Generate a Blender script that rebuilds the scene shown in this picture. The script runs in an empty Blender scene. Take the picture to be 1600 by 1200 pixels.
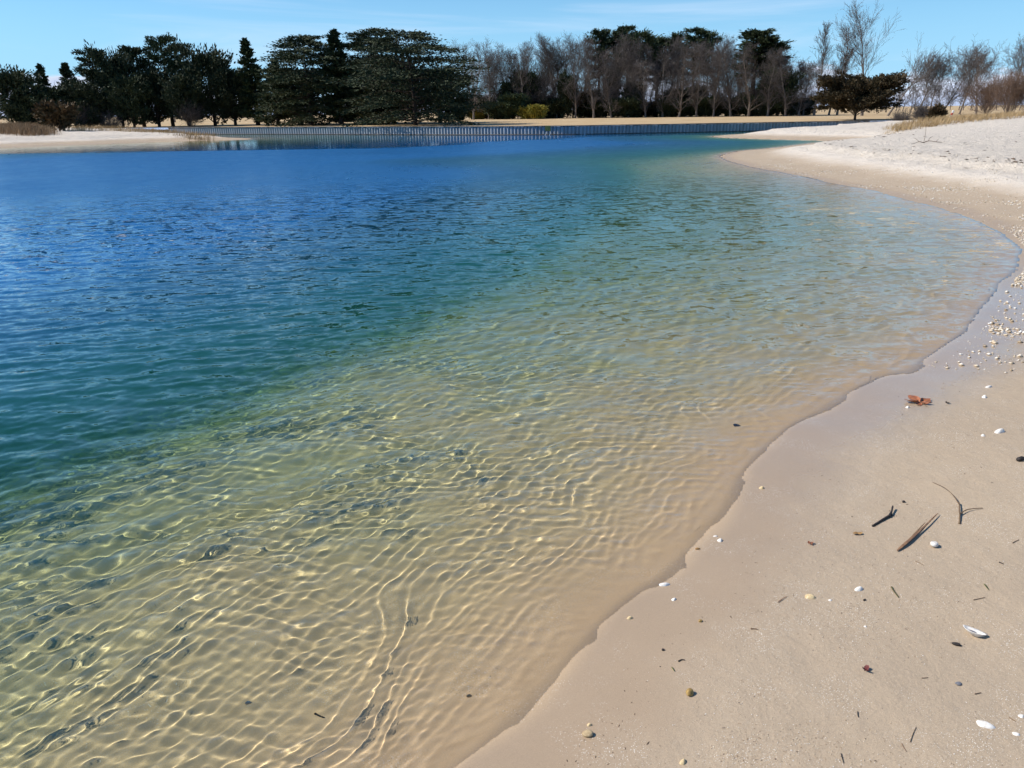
import bpy, math, random
import numpy as np
from mathutils import Matrix, Vector

scene = bpy.context.scene
col = scene.collection
R = math.radians
# ------------------------------------------------------------------ camera
CAM_H = 2.2
S = 10.0       # the scene is laid out in metres and stands in units of 10 cm (unit scale 0.1)
scene.unit_settings.system = 'METRIC'
scene.unit_settings.scale_length = 1.0 / S
PITCH = math.atan((600 - 174) / 1200.0)
ROLL = R(-0.75)
cam_rot = Matrix.Rotation(math.pi / 2 - PITCH, 4, 'X') @ Matrix.Rotation(ROLL, 4, 'Z')
cam_data = bpy.data.cameras.new('camera')
cam_data.sensor_width = 36.0
cam_data.lens = 27.0
cam_data.clip_start = 0.05 * S
cam_data.clip_end = 6000.0 * S
cam = bpy.data.objects.new('camera', cam_data)
cam.matrix_world = Matrix.Translation((0, 0, CAM_H * S)) @ cam_rot
col.objects.link(cam)
scene.camera = cam

# ------------------------------------------------------------------ sun and sky
SUN_ELEV, SUN_AZ = 42.0, -86.0         # azimuth measured from +Y, negative to the left
sun_dir = Vector((math.sin(R(SUN_AZ)) * math.cos(R(SUN_ELEV)),
                  math.cos(R(SUN_AZ)) * math.cos(R(SUN_ELEV)), math.sin(R(SUN_ELEV))))
sun_data = bpy.data.lights.new('sun', 'SUN')
sun_data.energy = 5.0
sun_data.angle = R(0.53)
sun_data.color = (1.0, 0.945, 0.86)
sun_data.cycles.is_caustics_light = True
sun = bpy.data.objects.new('sun', sun_data)
sun.rotation_euler = sun_dir.to_track_quat('Z', 'Y').to_euler()
col.objects.link(sun)

world = bpy.data.worlds.new('World')
scene.world = world
world.use_nodes = True
wn, wl = world.node_tree.nodes, world.node_tree.links
wn.clear()
w_out = wn.new('ShaderNodeOutputWorld')
w_bg = wn.new('ShaderNodeBackground')
w_bg.inputs['Strength'].default_value = 0.11
sky = wn.new('ShaderNodeTexSky')
sky.sky_type = 'NISHITA'
sky.sun_disc = False
sky.sun_elevation = R(SUN_ELEV)
sky.sun_rotation = R(SUN_AZ)
sky.air_density = 1.0
sky.dust_density = 0.1
sky.ozone_density = 1.5
sky.altitude = 0


def wnode(t, **kw):
    n = wn.new(t)
    for k, v in kw.items():
        setattr(n, k, v)
    return n


def wmath(op, a, b=None, clamp=False):
    n = wn.new('ShaderNodeMath')
    n.operation = op
    n.use_clamp = clamp
    for i, v in enumerate((a, b)):
        if v is None:
            continue
        if isinstance(v, (int, float)):
            n.inputs[i].default_value = v
        else:
            wl.new(v, n.inputs[i])
    return n.outputs[0]


def wramp(v, lo, hi, a=0.0, b=1.0):
    n = wn.new('ShaderNodeMapRange')
    n.interpolation_type = 'SMOOTHSTEP'
    wl.new(v, n.inputs[0])
    for i, x in enumerate((lo, hi, a, b)):
        n.inputs[i + 1].default_value = x
    return n.outputs[0]


tc = wnode('ShaderNodeTexCoord')
sep = wnode('ShaderNodeSeparateXYZ')
wl.new(tc.outputs['Generated'], sep.inputs[0])
zz = sep.outputs[2]
# cumulus bank low on the horizon, all the way round, broken up by large noise
cmap = wnode('ShaderNodeMapping')
cmap.inputs['Scale'].default_value = (1.0, 1.0, 3.2)
wl.new(tc.outputs['Generated'], cmap.inputs[0])
cn = wnode('ShaderNodeTexNoise')
cn.inputs['Scale'].default_value = 9.0
cn.inputs['Detail'].default_value = 7.0
cn.inputs['Roughness'].default_value = 0.62
wl.new(cmap.outputs[0], cn.inputs[0])
cn2 = wnode('ShaderNodeTexNoise')
cn2.inputs['Scale'].default_value = 2.2
cn2.inputs['Detail'].default_value = 2.0
wl.new(tc.outputs['Generated'], cn2.inputs[0])
top = wmath('ADD', wmath('MULTIPLY', wmath('SUBTRACT', cn.outputs[0], 0.5), 0.13),
            wmath('MULTIPLY', wmath('SUBTRACT', cn2.outputs[0], 0.5), 0.05))
cl_h = wmath('SUBTRACT', wmath('ADD', top, 0.034), zz)
bank = wramp(cl_h, -0.006, 0.012)
shade = wramp(cl_h, 0.0, 0.035)
# thin high cirrus streaks
cm2 = wnode('ShaderNodeMapping')
cm2.inputs['Scale'].default_value = (1.0, 1.6, 11.0)
cm2.inputs['Rotation'].default_value = (0.03, 0.05, 4.2)
wl.new(tc.outputs['Generated'], cm2.inputs[0])
ci = wnode('ShaderNodeTexNoise')
ci.inputs['Scale'].default_value = 2.3
ci.inputs['Detail'].default_value = 6.0
ci.inputs['Roughness'].default_value = 0.55
ci.inputs['Distortion'].default_value = 0.6
wl.new(cm2.outputs[0], ci.inputs[0])
cirrus = wmath('MULTIPLY', wramp(ci.outputs[0], 0.46, 0.74), 0.34)
cirrus = wmath('MULTIPLY', cirrus, wramp(zz, 0.45, 0.15))
tint = wnode('ShaderNodeMix', data_type='RGBA', blend_type='MULTIPLY')
tint.inputs[0].default_value = 1.0
wl.new(sky.outputs[0], tint.inputs[6])
tint.inputs[7].default_value = (0.47, 0.80, 1.06, 1)
haze = wnode('ShaderNodeMix', data_type='RGBA')      # pale air towards the horizon
wl.new(wmath('MULTIPLY', wramp(zz, 0.20, 0.0), 0.8), haze.inputs[0])
wl.new(tint.outputs[2], haze.inputs[6])
haze.inputs[7].default_value = (3.0, 5.6, 8.2, 1)
m1 = wnode('ShaderNodeMix', data_type='RGBA')
wl.new(cirrus, m1.inputs[0])
wl.new(haze.outputs[2], m1.inputs[6])
m1.inputs[7].default_value = (6.6, 7.4, 8.8, 1)
cc = wnode('ShaderNodeMix', data_type='RGBA')
wl.new(shade, cc.inputs[0])
cc.inputs[6].default_value = (6.6, 6.5, 7.4, 1)
cc.inputs[7].default_value = (3.6, 4.2, 6.2, 1)
m2 = wnode('ShaderNodeMix', data_type='RGBA')
wl.new(wmath('MULTIPLY', bank, 0.8), m2.inputs[0])
wl.new(m1.outputs[2], m2.inputs[6])
wl.new(cc.outputs[2], m2.inputs[7])
wl.new(m2.outputs[2], w_bg.inputs[0])
wl.new(w_bg.outputs[0], w_out.inputs[0])

scene.view_settings.view_transform = 'Standard'
scene.view_settings.look = 'None'
scene.view_settings.gamma = 1.0
scene.view_settings.exposure = 0.25
scene.view_settings.use_curve_mapping = False
cy = scene.cycles
cy.use_denoising = True
cy.use_adaptive_sampling = True
cy.adaptive_threshold = 0.022
cy.adaptive_min_samples = 16
cy.max_bounces = 6
cy.diffuse_bounces = 2
cy.glossy_bounces = 2
cy.transmission_bounces = 4
cy.transparent_max_bounces = 8
cy.caustics_reflective = False
cy.caustics_refractive = True
cy.blur_glossy = 0.2
cy.sample_clamp_indirect = 4.0
cy.sample_clamp_direct = 0.0

# ------------------------------------------------------------------ helpers
cam_np = np.array(cam_rot.to_3x3())


def rays(p):
    """photo pixels (1600 x 1200) -> world directions"""
    p = np.atleast_2d(np.asarray(p, float))
    d = np.stack([p[:, 0] - 800, 600 - p[:, 1], -1200 * np.ones(len(p))], 1)
    return d @ cam_np.T


def on_z(p, z=0.0):
    """where the rays of photo pixels meet the level plane z"""
    d = rays(p)
    t = (z - CAM_H) / d[:, 2]
    return d[:, :2] * t[:, None]


def at_dist(px, py, dist):
    """the point of a photo pixel's ray at horizontal distance dist"""
    d = rays([(px, py)])[0]
    t = dist / math.hypot(d[0], d[1])
    return Vector((d[0] * t, d[1] * t, CAM_H + d[2] * t))


def hash2(ix, iy, seed):
    h = (ix.astype(np.int64) * 374761393 + iy.astype(np.int64) * 668265263 + seed * 1442695041) & 0x7fffffff
    h = ((h ^ (h >> 13)) * 1274126177) & 0x7fffffff
    h = h ^ (h >> 16)
    return (h & 0xffffff) / float(0xffffff)


def vnoise(x, y, seed=0):
    ix, iy = np.floor(x), np.floor(y)
    fx, fy = x - ix, y - iy
    fx = fx * fx * fx * (fx * (6 * fx - 15) + 10)
    fy = fy * fy * fy * (fy * (6 * fy - 15) + 10)
    a, b = hash2(ix, iy, seed), hash2(ix + 1, iy, seed)
    c, d = hash2(ix, iy + 1, seed), hash2(ix + 1, iy + 1, seed)
    return (a + (b - a) * fx) * (1 - fy) + (c + (d - c) * fx) * fy - 0.5


def fbm(x, y, seed=0, octaves=4, gain=0.5):
    s, a = 0, 1.0
    for o in range(octaves):
        s = s + a * vnoise(x, y, seed + o * 17)
        x, y, a = x * 2.03 + 5.1, y * 2.03 + 1.7, a * gain
    return s


def sstep(x, lo, hi):
    t = np.clip((x - lo) / (hi - lo), 0, 1)
    return t * t * (3 - 2 * t)


def poly_dist(P, L):
    """distance from points P (n,2) to the open polyline L"""
    best = np.full(len(P), 1e9)
    for a, b in zip(L[:-1], L[1:]):
        ab = b - a
        t = np.clip(((P - a) @ ab) / max(ab @ ab, 1e-9), 0, 1)
        q = P - (a + t[:, None] * ab)
        best = np.minimum(best, (q * q).sum(1))
    return np.sqrt(best)


def inside(P, L):
    r = np.zeros(len(P), bool)
    n = len(L)
    for i in range(n):
        (x1, y1), (x2, y2) = L[i], L[(i + 1) % n]
        if y1 == y2:
            continue
        c = ((P[:, 1] < y1) != (P[:, 1] < y2)) & (P[:, 0] < (x2 - x1) * (P[:, 1] - y1) / (y2 - y1) + x1)
        r ^= c
    return r


def smooth_line(L, it=2):
    L = np.asarray(L, float)
    for _ in range(it):
        q = [L[0]]
        for a, b in zip(L[:-1], L[1:]):
            q += [0.75 * a + 0.25 * b, 0.25 * a + 0.75 * b]
        q.append(L[-1])
        L = np.array(q)
    return L


def mesh_from(name, V, F):
    """V (n,3) array, F a list of faces or an (m,k) array"""
    me = bpy.data.meshes.new(name)
    V = np.asarray(V, np.float32)
    F = np.asarray(F, np.int32)
    k = F.shape[1]
    me.vertices.add(len(V))
    me.vertices.foreach_set('co', V.ravel())
    me.loops.add(F.size)
    me.loops.foreach_set('vertex_index', F.ravel())
    me.polygons.add(len(F))
    me.polygons.foreach_set('loop_start', np.arange(0, F.size, k, dtype=np.int32))
    me.update(calc_edges=True)
    me.validate()
    return me


def shade_smooth(me):
    me.polygons.foreach_set('use_smooth', np.ones(len(me.polygons), bool))


def add_attr(me, name, v):
    a = me.attributes.new(name, 'FLOAT', 'POINT')
    a.data.foreach_set('value', np.asarray(v, np.float32))


def link(name, me, mat=None, parent=None):
    o = bpy.data.objects.new(name, me)
    col.objects.link(o)
    if mat is not None and not me.materials:
        me.materials.append(mat)
    if parent is not None:
        o.parent = parent
    return o


def tag(o, label=None, cat=None, group=None, kind=None):
    if label: o['label'] = label
    if cat: o['category'] = cat
    if group: o['group'] = group
    if kind: o['kind'] = kind
    return o


def empty(name, loc, rz=0.0):
    o = bpy.data.objects.new(name, None)
    o.empty_display_size = 0.2
    col.objects.link(o)
    o.location = loc
    o.rotation_euler = (0, 0, rz)
    return o


class NT:
    """small helper to write node materials"""
    def __init__(self, name):
        self.m = bpy.data.materials.new(name)
        self.m.use_nodes = True
        self.t = self.m.node_tree
        self.t.nodes.clear()
        self.out = self.n('ShaderNodeOutputMaterial')

    def n(self, t, **kw):
        x = self.t.nodes.new(t)
        for k, v in kw.items():
            setattr(x, k, v)
        return x

    def put(self, sock, v):
        if v is None:
            return
        if hasattr(v, 'is_linked') or isinstance(v, bpy.types.NodeSocket):
            self.t.links.new(v, sock)
        else:
            sock.default_value = v

    def math(self, op, a, b=None, clamp=False):
        x = self.n('ShaderNodeMath', operation=op, use_clamp=clamp)
        self.put(x.inputs[0], a)
        self.put(x.inputs[1], b)
        return x.outputs[0]

    def ramp(self, v, lo, hi, a=0.0, b=1.0):
        x = self.n('ShaderNodeMapRange')
        x.interpolation_type = 'SMOOTHSTEP'
        for i, q in enumerate((v, lo, hi, a, b)):
            self.put(x.inputs[i], q)
        return x.outputs[0]

    def mix(self, f, a, b, blend='MIX'):
        x = self.n('ShaderNodeMix', data_type='RGBA', blend_type=blend)
        self.put(x.inputs[0], f)
        self.put(x.inputs[6], a)
        self.put(x.inputs[7], b)
        return x.outputs[2]

    def attr(self, name):
        return self.n('ShaderNodeAttribute', attribute_name=name).outputs['Fac']

    def pos(self):
        x = self.n('ShaderNodeVectorMath', operation='SCALE')      # back to metres
        self.put(x.inputs[0], self.n('ShaderNodeNewGeometry').outputs['Position'])
        x.inputs['Scale'].default_value = 1.0 / S
        return x.outputs[0]

    def obj_co(self):
        return self.n('ShaderNodeTexCoord').outputs['Object']

    def rand(self):
        return self.n('ShaderNodeObjectInfo').outputs['Random']

    def noise(self, v, scale, detail=3.0, rough=0.5, dist=0.0, col=False):
        x = self.n('ShaderNodeTexNoise')
        self.put(x.inputs['Vector'], v)
        x.inputs['Scale'].default_value = scale
        x.inputs['Detail'].default_value = detail
        x.inputs['Roughness'].default_value = rough
        x.inputs['Distortion'].default_value = dist
        return x.outputs['Color' if col else 'Fac']

    def mapping(self, v, scale=(1, 1, 1), rot=(0, 0, 0)):
        x = self.n('ShaderNodeMapping')
        self.put(x.inputs[0], v)
        x.inputs['Scale'].default_value = scale
        x.inputs['Rotation'].default_value = rot
        return x.outputs[0]

    def bump(self, h, strength, dist):
        x = self.n('ShaderNodeBump')
        self.put(x.inputs['Height'], h)
        self.put(x.inputs['Strength'], strength)
        x.inputs['Distance'].default_value = dist * S
        return x.outputs[0]

    def principled(self, color, rough=0.7, normal=None, spec=0.5, trans=None):
        x = self.n('ShaderNodeBsdfPrincipled')
        self.put(x.inputs['Base Color'], color)
        self.put(x.inputs['Roughness'], rough)
        self.put(x.inputs['Specular IOR Level'], spec)
        self.put(x.inputs['Normal'], normal)
        self.t.links.new(x.outputs[0], self.out.inputs['Surface'])
        return x


def plain(name, c1, c2=None, scale=8.0, rough=0.75, bump=0.0, bscale=30.0, bdist=0.005, spec=0.4, vary=0.0):
    """noise-mottled material with optional bump and per-object brightness"""
    t = NT(name)
    co = t.obj_co()
    c2 = c2 or tuple(x * 0.6 for x in c1)
    f = t.ramp(t.noise(co, scale, 4.0, 0.6), 0.32, 0.68)
    c = t.mix(f, (*c2, 1), (*c1, 1))
    if vary:
        v = t.n('ShaderNodeHueSaturation')
        t.put(v.inputs['Color'], c)
        t.put(v.inputs['Value'], t.ramp(t.rand(), 0, 1, 1 - vary, 1 + vary))
        c = v.outputs[0]
    nrm = t.bump(t.noise(co, bscale, 4.0, 0.6), bump, bdist) if bump else None
    t.principled(c, rough, nrm, spec)
    return t.m

# ------------------------------------------------------------------ the lie of the land
# right-hand beach waterline, from behind the camera round the bay to the sheet-pile wall
shore_px = [(742, 1185), (800, 1108), (862, 1052), (925, 988), (985, 940), (1035, 898), (1080, 858), (1125, 800),
            (1165, 730), (1205, 690), (1255, 655), (1310, 622), (1370, 594), (1432, 568), (1484, 540), (1518, 512),
            (1540, 480), (1562, 450), (1584, 424), (1597, 402), (1592, 388), (1570, 364), (1526, 346), (1480, 327),
            (1412, 311), (1350, 295), (1295, 286), (1272, 280), (1233, 271), (1189, 264.5), (1170, 260), (1141, 252.5),
            (1124, 246), (1128, 241), (1155, 235.5), (1186, 233), (1209, 231), (1248, 226), (1280, 222), (1310, 220.4),
            (1280, 219.6), (1256, 219), (1187, 217.2), (1140, 215.6), (1108, 213.6)]
A = on_z(shore_px)
A = np.vstack([[(-30, -60), (-9, -14), (-3.4, -3.0), (-1.3, 0.6)], A])
# the far spit's back, hidden behind its crest, runs on to the wall
A = np.vstack([A, [on_z([(1120, 211.8)])[0], on_z([(1160, 209.2)])[0], on_z([(1230, 206.5)])[0] + [1.0, 1.0]]])
wall_px = [(150, 209.6), (450, 210.0), (680, 211.0), (860, 211.2), (1000, 208.6), (1060, 207.6), (1200, 204.8), (1330, 202.3), (1392, 200.9)]
W = on_z(wall_px)
W = smooth_line(W, 2)
# left spit waterline, from its tip's hidden back to far left out of frame
left_px = [(404, 217.2), (370, 218.4), (330, 219.2), (240, 221.0), (150, 225.0), (85, 226.4), (60, 228.2), (0, 230.4)]
B0 = on_z(left_px)
B = np.vstack([[W[0] + [4.0, -1.0], W[0] + [10.0, -2.4], on_z([(330, 214.6)])[0], on_z([(385, 215.8)])[0]], B0,
               [(-52, 60), (-72, 52), (-100, 30), (-130, -60)]])
A, B = smooth_line(A, 2), smooth_line(B, 2)
water_poly = np.vstack([A, W[::-1], B])
# edge of the shallow shelf
drop_px = [(-260, 960), (-100, 860), (0, 800), (150, 738), (350, 655), (550, 570), (700, 505), (850, 425), (930, 365), (985, 310),
           (1010, 280), (1000, 262), (960, 243), (1010, 230), (1060, 222), (1095, 214)]
D = on_z(drop_px)
D = np.vstack([[(-12, -10), (-6.5, -3)], D, on_z([(1112, 210.6), (1180, 206.8)]), W[-1:] ])
D = smooth_line(D, 2)
deep_poly = np.vstack([D, W[::-1], B])
# front edge of the grass: the wall, then the foot of the bank left and right of it
wdirL = (W[0] - W[6]) / np.linalg.norm(W[0] - W[6])
lawn_edge = np.vstack([[(-400, 96), (-120, 97), (-75, 101)], W, [W[-1] + [5, -6], W[-1] + [12, -15], (72, 48), (110, 18), (400, -60)]])
land_poly = np.vstack([lawn_edge, [(400, 900), (-400, 900)]])
LAWN_Z, WALL_H = 0.80, 0.86


TH = np.concatenate([np.arange(-math.pi, -0.9, 0.05), np.arange(-0.9, 0.9, 0.011), np.arange(0.9, math.pi, 0.05), [math.pi]])
LR = np.linspace(math.log(0.25), math.log(170.0), 560)


def make_fields():
    T_, L_ = np.meshgrid(TH, LR, indexing='ij')
    Q = np.stack([np.exp(L_) * np.sin(T_), np.exp(L_) * np.cos(T_)], -1).reshape(-1, 2)
    sg = lambda poly: np.where(inside(Q, poly), 1.0, -1.0)
    dA, dB = poly_dist(Q, A), poly_dist(Q, B)
    sw = sg(water_poly)
    dWl = poly_dist(Q, W)
    f = [np.minimum(np.minimum(dA, dB), dWl) * sw, dA * sw, dB * sw, poly_dist(Q, D) * sg(deep_poly), poly_dist(Q, lawn_edge) * sg(land_poly), dWl]
    return [x.reshape(len(TH), len(LR)) for x in f]


FIELDS = make_fields()


def fields(P):
    """signed distances (water edge, A, B, shelf edge, lawn edge, wall) looked up for points (n,2)"""
    th = np.arctan2(P[:, 0], P[:, 1])
    lr = np.log(np.maximum(np.hypot(P[:, 0], P[:, 1]), 0.26))
    i = np.clip(np.searchsorted(TH, th) - 1, 0, len(TH) - 2)
    u = (th - TH[i]) / (TH[i + 1] - TH[i])
    g = (lr - LR[0]) / (LR[1] - LR[0])
    j = np.clip(g.astype(int), 0, len(LR) - 2)
    v = np.clip(g - j, 0, 1)
    return [f[i, j] * (1 - u) * (1 - v) + f[i + 1, j] * u * (1 - v) + f[i, j + 1] * (1 - u) * v + f[i + 1, j + 1] * u * v for f in FIELDS]


def terrain(P):
    """height, distance inland from the waterline (negative in the water) for points (n,2)"""
    fE, fA, fB, fD, fL, fW = fields(P)
    dA, dB = np.abs(fA), np.abs(fB)
    wat = fE > 0
    s = np.where(wat, -1, 1) * np.minimum(dA, dB)
    # land profile
    wob = fbm(P[:, 0] * 0.35, P[:, 1] * 0.35, 3, 3) * 1.3
    q = np.maximum(s, 0)
    far = sstep(np.hypot(P[:, 0], P[:, 1]), 6.0, 16.0)
    z = 0.055 * q
    z = z + sstep(q, 1.6, 3.8) * 0.16 * far + sstep(q + 0.5 * wob, 4.25, 4.6) * 0.15 * far + sstep(q, 4.0, 13.0) * 0.20 * far
    z = np.minimum(z, 0.05 * q + 0.9)
    z = np.where(z > 0.62, 0.62 + (z - 0.62) * 0.35, z)
    narrow = sstep(np.minimum(dA, dB), 0, 2.0)
    z = z + far * narrow * sstep(q, 2.0, 4.5) * (fbm(P[:, 0] * 1.1, P[:, 1] * 1.1, 11, 3) * 0.06 + fbm(P[:, 0] * 3.7, P[:, 1] * 3.7, 21, 3, 0.6) * 0.045)
    z = z + sstep(q, 0.05, 0.8) * fbm(P[:, 0] * 2.1, P[:, 1] * 2.1, 41, 3) * 0.012
    # dune at the right, where the beach grass grows
    z = z + 0.5 * np.exp(-(((P[:, 0] - 43) / 10) ** 2 + ((P[:, 1] - 62) / 9) ** 2)) * sstep(q, 5, 12)
    z = z + 0.25 * np.exp(-(((P[:, 0] + 46) / 18) ** 2 + ((P[:, 1] - 94) / 6) ** 2)) * sstep(q, 0.5, 5)
    # bed
    dD = np.abs(fD)
    deep = (fD > 0) & wat
    ss = np.maximum(-s, 0)
    t = ss / (ss + dD + 1e-6)
    near_ = np.where(ss < 0.8, 0.145 * ss, 0.116 + 0.06 * (ss - 0.8)) * (1 + 3.0 * sstep(np.hypot(P[:, 0], P[:, 1]), 30, 50))
    shallow = np.minimum(near_, 0.10 + 0.40 * t + 2.0 * sstep(np.hypot(P[:, 0], P[:, 1]), 38, 50)) + 0.08 * t ** 2
    bedA = np.where(deep, 0.08 + np.minimum(near_, 0.50) + 0.34 * dD, shallow)
    r_far = sstep(np.hypot(P[:, 0], P[:, 1]), 30, 42)
    bedA = bedA * (1 - r_far) + near_ * r_far
    bedB = 0.13 * dB
    bed = np.where(dB < dA, np.minimum(bedA, bedB), bedA)
    bed = np.minimum(bed, 3.2) + np.where(wat, fbm(P[:, 0] * 1.3, P[:, 1] * 1.3, 61, 3) * 0.07 * sstep(ss, 0.3, 2.0), 0)
    z = np.where(wat, -np.maximum(bed, 0.004 * ss), z)
    edge_ = np.exp(-(s / 0.9) ** 2)
    z = z + edge_ * (fbm(P[:, 0] * 1.1, P[:, 1] * 1.1, 161, 2) * 0.011 + fbm(P[:, 0] * 3.2, P[:, 1] * 3.2, 171, 2) * 0.0022)
    # sand ripples on the bed
    rp = np.sin((P[:, 0] * 0.8 + P[:, 1] * 0.35 + 0.5 * fbm(P[:, 0] * 0.9, P[:, 1] * 0.9, 71, 2)) * 2 * math.pi / 0.32)
    z = z + np.where(wat, rp * 0.006 * sstep(ss, 0.5, 1.6) * far, 0)
    z = np.where((fW < 2.2) & (np.minimum(dA, dB) > 1.6), np.minimum(z, -0.9), z)
    # under the grass the sand stays below it
    land = fL > 0
    dW = np.abs(fL)
    z = np.where(land, np.minimum(z, LAWN_Z - 0.1 - 0.25 * sstep(dW, 0, 1.5)), z)
    near_bank = (~land) & (~wat)
    lift = sstep(dW, 5.0, 0.0) * np.where(np.abs(P[:, 0]) > 0, 1, 1)
    dWall = fW
    lift = lift * sstep(dWall, 2.0, 8.0)
    z = np.where(near_bank, np.maximum(z, z * (1 - lift) + (LAWN_Z + 0.06) * lift), z)
    return z, s


def ground_z(x, y):
    return float(terrain(np.array([[x, y]], float))[0][0])


def polar_grid(th, rr):
    T, RR = np.meshgrid(th, rr, indexing='ij')
    P = np.stack([RR * np.sin(T), RR * np.cos(T)], -1).reshape(-1, 2)
    nt, nr = len(th), len(rr)
    i = np.arange(nt - 1)[:, None] * nr + np.arange(nr - 1)[None, :]
    F = np.stack([i, i + nr, i + nr + 1, i + 1], -1).reshape(-1, 4)
    return P, F, RR.ravel()


def angles(step, half=0.75):
    inner = np.arange(-half, half + step, step)
    left = np.arange(-math.pi, -half - 0.01, 0.05)
    right = np.arange(half + 0.05, math.pi + 0.01, 0.05)
    right[-1] = math.pi
    return np.concatenate([left, inner, right])


def radii(r0, r1, f, brk=None, f2=None):
    r = [r0]
    while r[-1] < r1:
        r.append(r[-1] * (1 + (f if brk is None or r[-1] < brk else f2)))
    return np.array(r)


def compact(P, F, keep):
    F = F[keep]
    used = np.zeros(len(P), bool)
    used[F.ravel()] = True
    idx = np.cumsum(used) - 1
    return used, idx[F]


# --- sand, above and below the water
t = NT('sand')
p = t.pos()
zed = t.n('ShaderNodeSeparateXYZ')
t.put(zed.inputs[0], p)
sh = t.attr('inland')
wob = t.math('MULTIPLY', t.math('SUBTRACT', t.noise(p, 1.6, 4.0, 0.6), 0.5), 0.55)
dry = t.ramp(t.math('ADD', zed.outputs[2], t.math('MULTIPLY', wob, 0.25)), 0.10, 0.36)
wet = t.ramp(t.math('ADD', sh, wob), 0.75, 0.22)
film = t.ramp(t.math('ADD', sh, t.math('MULTIPLY', wob, 0.5)), 0.95, 0.55)
film = t.math('MULTIPLY', film, t.attr('flat_film'))
c = t.mix(dry, (0.385, 0.298, 0.208, 1), (0.64, 0.56, 0.465, 1))
c = t.mix(t.math('MULTIPLY', wet, 0.75), c, (0.335, 0.242, 0.158, 1))
c = t.mix(t.ramp(zed.outputs[2], 0.0035, -0.010), c, (0.585, 0.415, 0.242, 1))
big = t.noise(p, 0.9, 5.0, 0.6)
c = t.mix(t.ramp(big, 0.3, 0.7, 0.0, 0.35), c, t.mix(1.0, c, (0.80, 0.80, 0.82, 1), 'MULTIPLY'))
grain = t.noise(p, 420.0, 2.0, 0.7)
c = t.mix(0.8, c, t.mix(grain, (0.45, 0.44, 0.43, 1), (1.75, 1.75, 1.75, 1)), 'MULTIPLY')
patch = t.ramp(t.noise(p, 2.6, 4.0, 0.65), 0.46, 0.66)
vor = t.n('ShaderNodeTexVoronoi')
t.put(vor.inputs['Vector'], p)
vor.inputs['Scale'].default_value = 170.0
spk = t.math('MULTIPLY', t.ramp(vor.outputs['Distance'], 0.34, 0.22), patch)
vc = t.n('ShaderNodeSeparateColor')
t.put(vc.inputs[0], vor.outputs['Color'])
c = t.mix(t.math('MULTIPLY', spk, t.ramp(vc.outputs[0], 0.62, 0.70)), c, (0.80, 0.75, 0.66, 1))
c = t.mix(t.math('MULTIPLY', spk, t.ramp(vc.outputs[0], 0.14, 0.08)), c, (0.12, 0.09, 0.07, 1))
depth_tint = t.ramp(zed.outputs[2], -0.35, -1.6)  # teal painted on the deep bed stands in for light scattered by the water
c = t.mix(t.math('MULTIPLY', depth_tint, 0.75), c, (0.10, 0.20, 0.19, 1))
h1 = t.noise(p, 60.0, 5.0, 0.75)
h2 = t.noise(p, 9.0, 4.0, 0.6)
bst = t.ramp(wet, 0, 1, 0.8, 0.12)
nrm = t.bump(t.math('ADD', t.math('MULTIPLY', h1, 0.35), h2), bst, 0.012)
trod = t.noise(p, 1.9, 7.0, 0.74, 0.4)
nb = t.n('ShaderNodeBump')
t.put(nb.inputs['Height'], trod)
t.put(nb.inputs['Strength'], t.math('MULTIPLY', t.ramp(sh, 1.6, 4.5), 0.85))
nb.inputs['Distance'].default_value = 0.32 * S
t.put(nb.inputs['Normal'], nrm)
nrm = nb.outputs[0]
rough = t.ramp(wet, 0, 1, 0.85, 0.50)
rough = t.math('SUBTRACT', rough, t.math('MULTIPLY', film, 0.44))
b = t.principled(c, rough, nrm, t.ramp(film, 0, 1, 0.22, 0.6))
M_sand = t.m

P, F, rad = polar_grid(angles(0.0072), radii(0.35, 150, 0.0078))
z, s = terrain(P)
cell = rad * 0.006
V = np.column_stack([P, z])
cen = P[F].mean(1)
sF = s[F]
keep = fields(cen)[4] < 6
used, F2 = compact(P, F, keep)
me = mesh_from('sand_beach', V[used], F2)
shade_smooth(me)
add_attr(me, 'inland', s[used])
# the low wet strip in the middle of the bay, where backwash keeps a film of water on the sand
mid = on_z([(1500, 540)])[0]
ff = np.exp(-(((P[used] - mid) ** 2).sum(1)) / 4.2 ** 2)
add_attr(me, 'flat_film', np.clip(ff * 1.3, 0, 1))
sand = link('sand_beach', me, M_sand)
tag(sand, kind='structure')
sand.cycles.is_caustics_receiver = True

# --- water
rng = np.random.default_rng(7)
P, F, rad = polar_grid(angles(0.0026), np.concatenate([radii(0.35, 6.0, 0.0027), radii(6.02, 13.0, 0.0031), radii(13.05, 130, 0.0044, 24.0, 0.013)]))
zb, s = terrain(P)
zf = zb[F].min(1)
cen = P[F].mean(1)
fc = fields(cen)
keep = (zf < 0.05) & (s[F].min(1) < 0.9) & ((fc[0] > 0) | (np.minimum(np.abs(fc[1]), np.abs(fc[2])) < 0.9))
keep &= fc[4] < 0.15
used, F2 = compact(P, F, keep)
P, rad, s, zb = P[used], rad[used], s[used], zb[used]
cell = rad * np.where(rad < 13.0, 0.0029, 0.0040)
inner = np.abs(np.arctan2(P[:, 0], P[:, 1])) < 0.82
cell = np.where(inner, cell, np.maximum(cell, rad * 0.05))
depth = np.maximum(-zb, 0)
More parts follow.
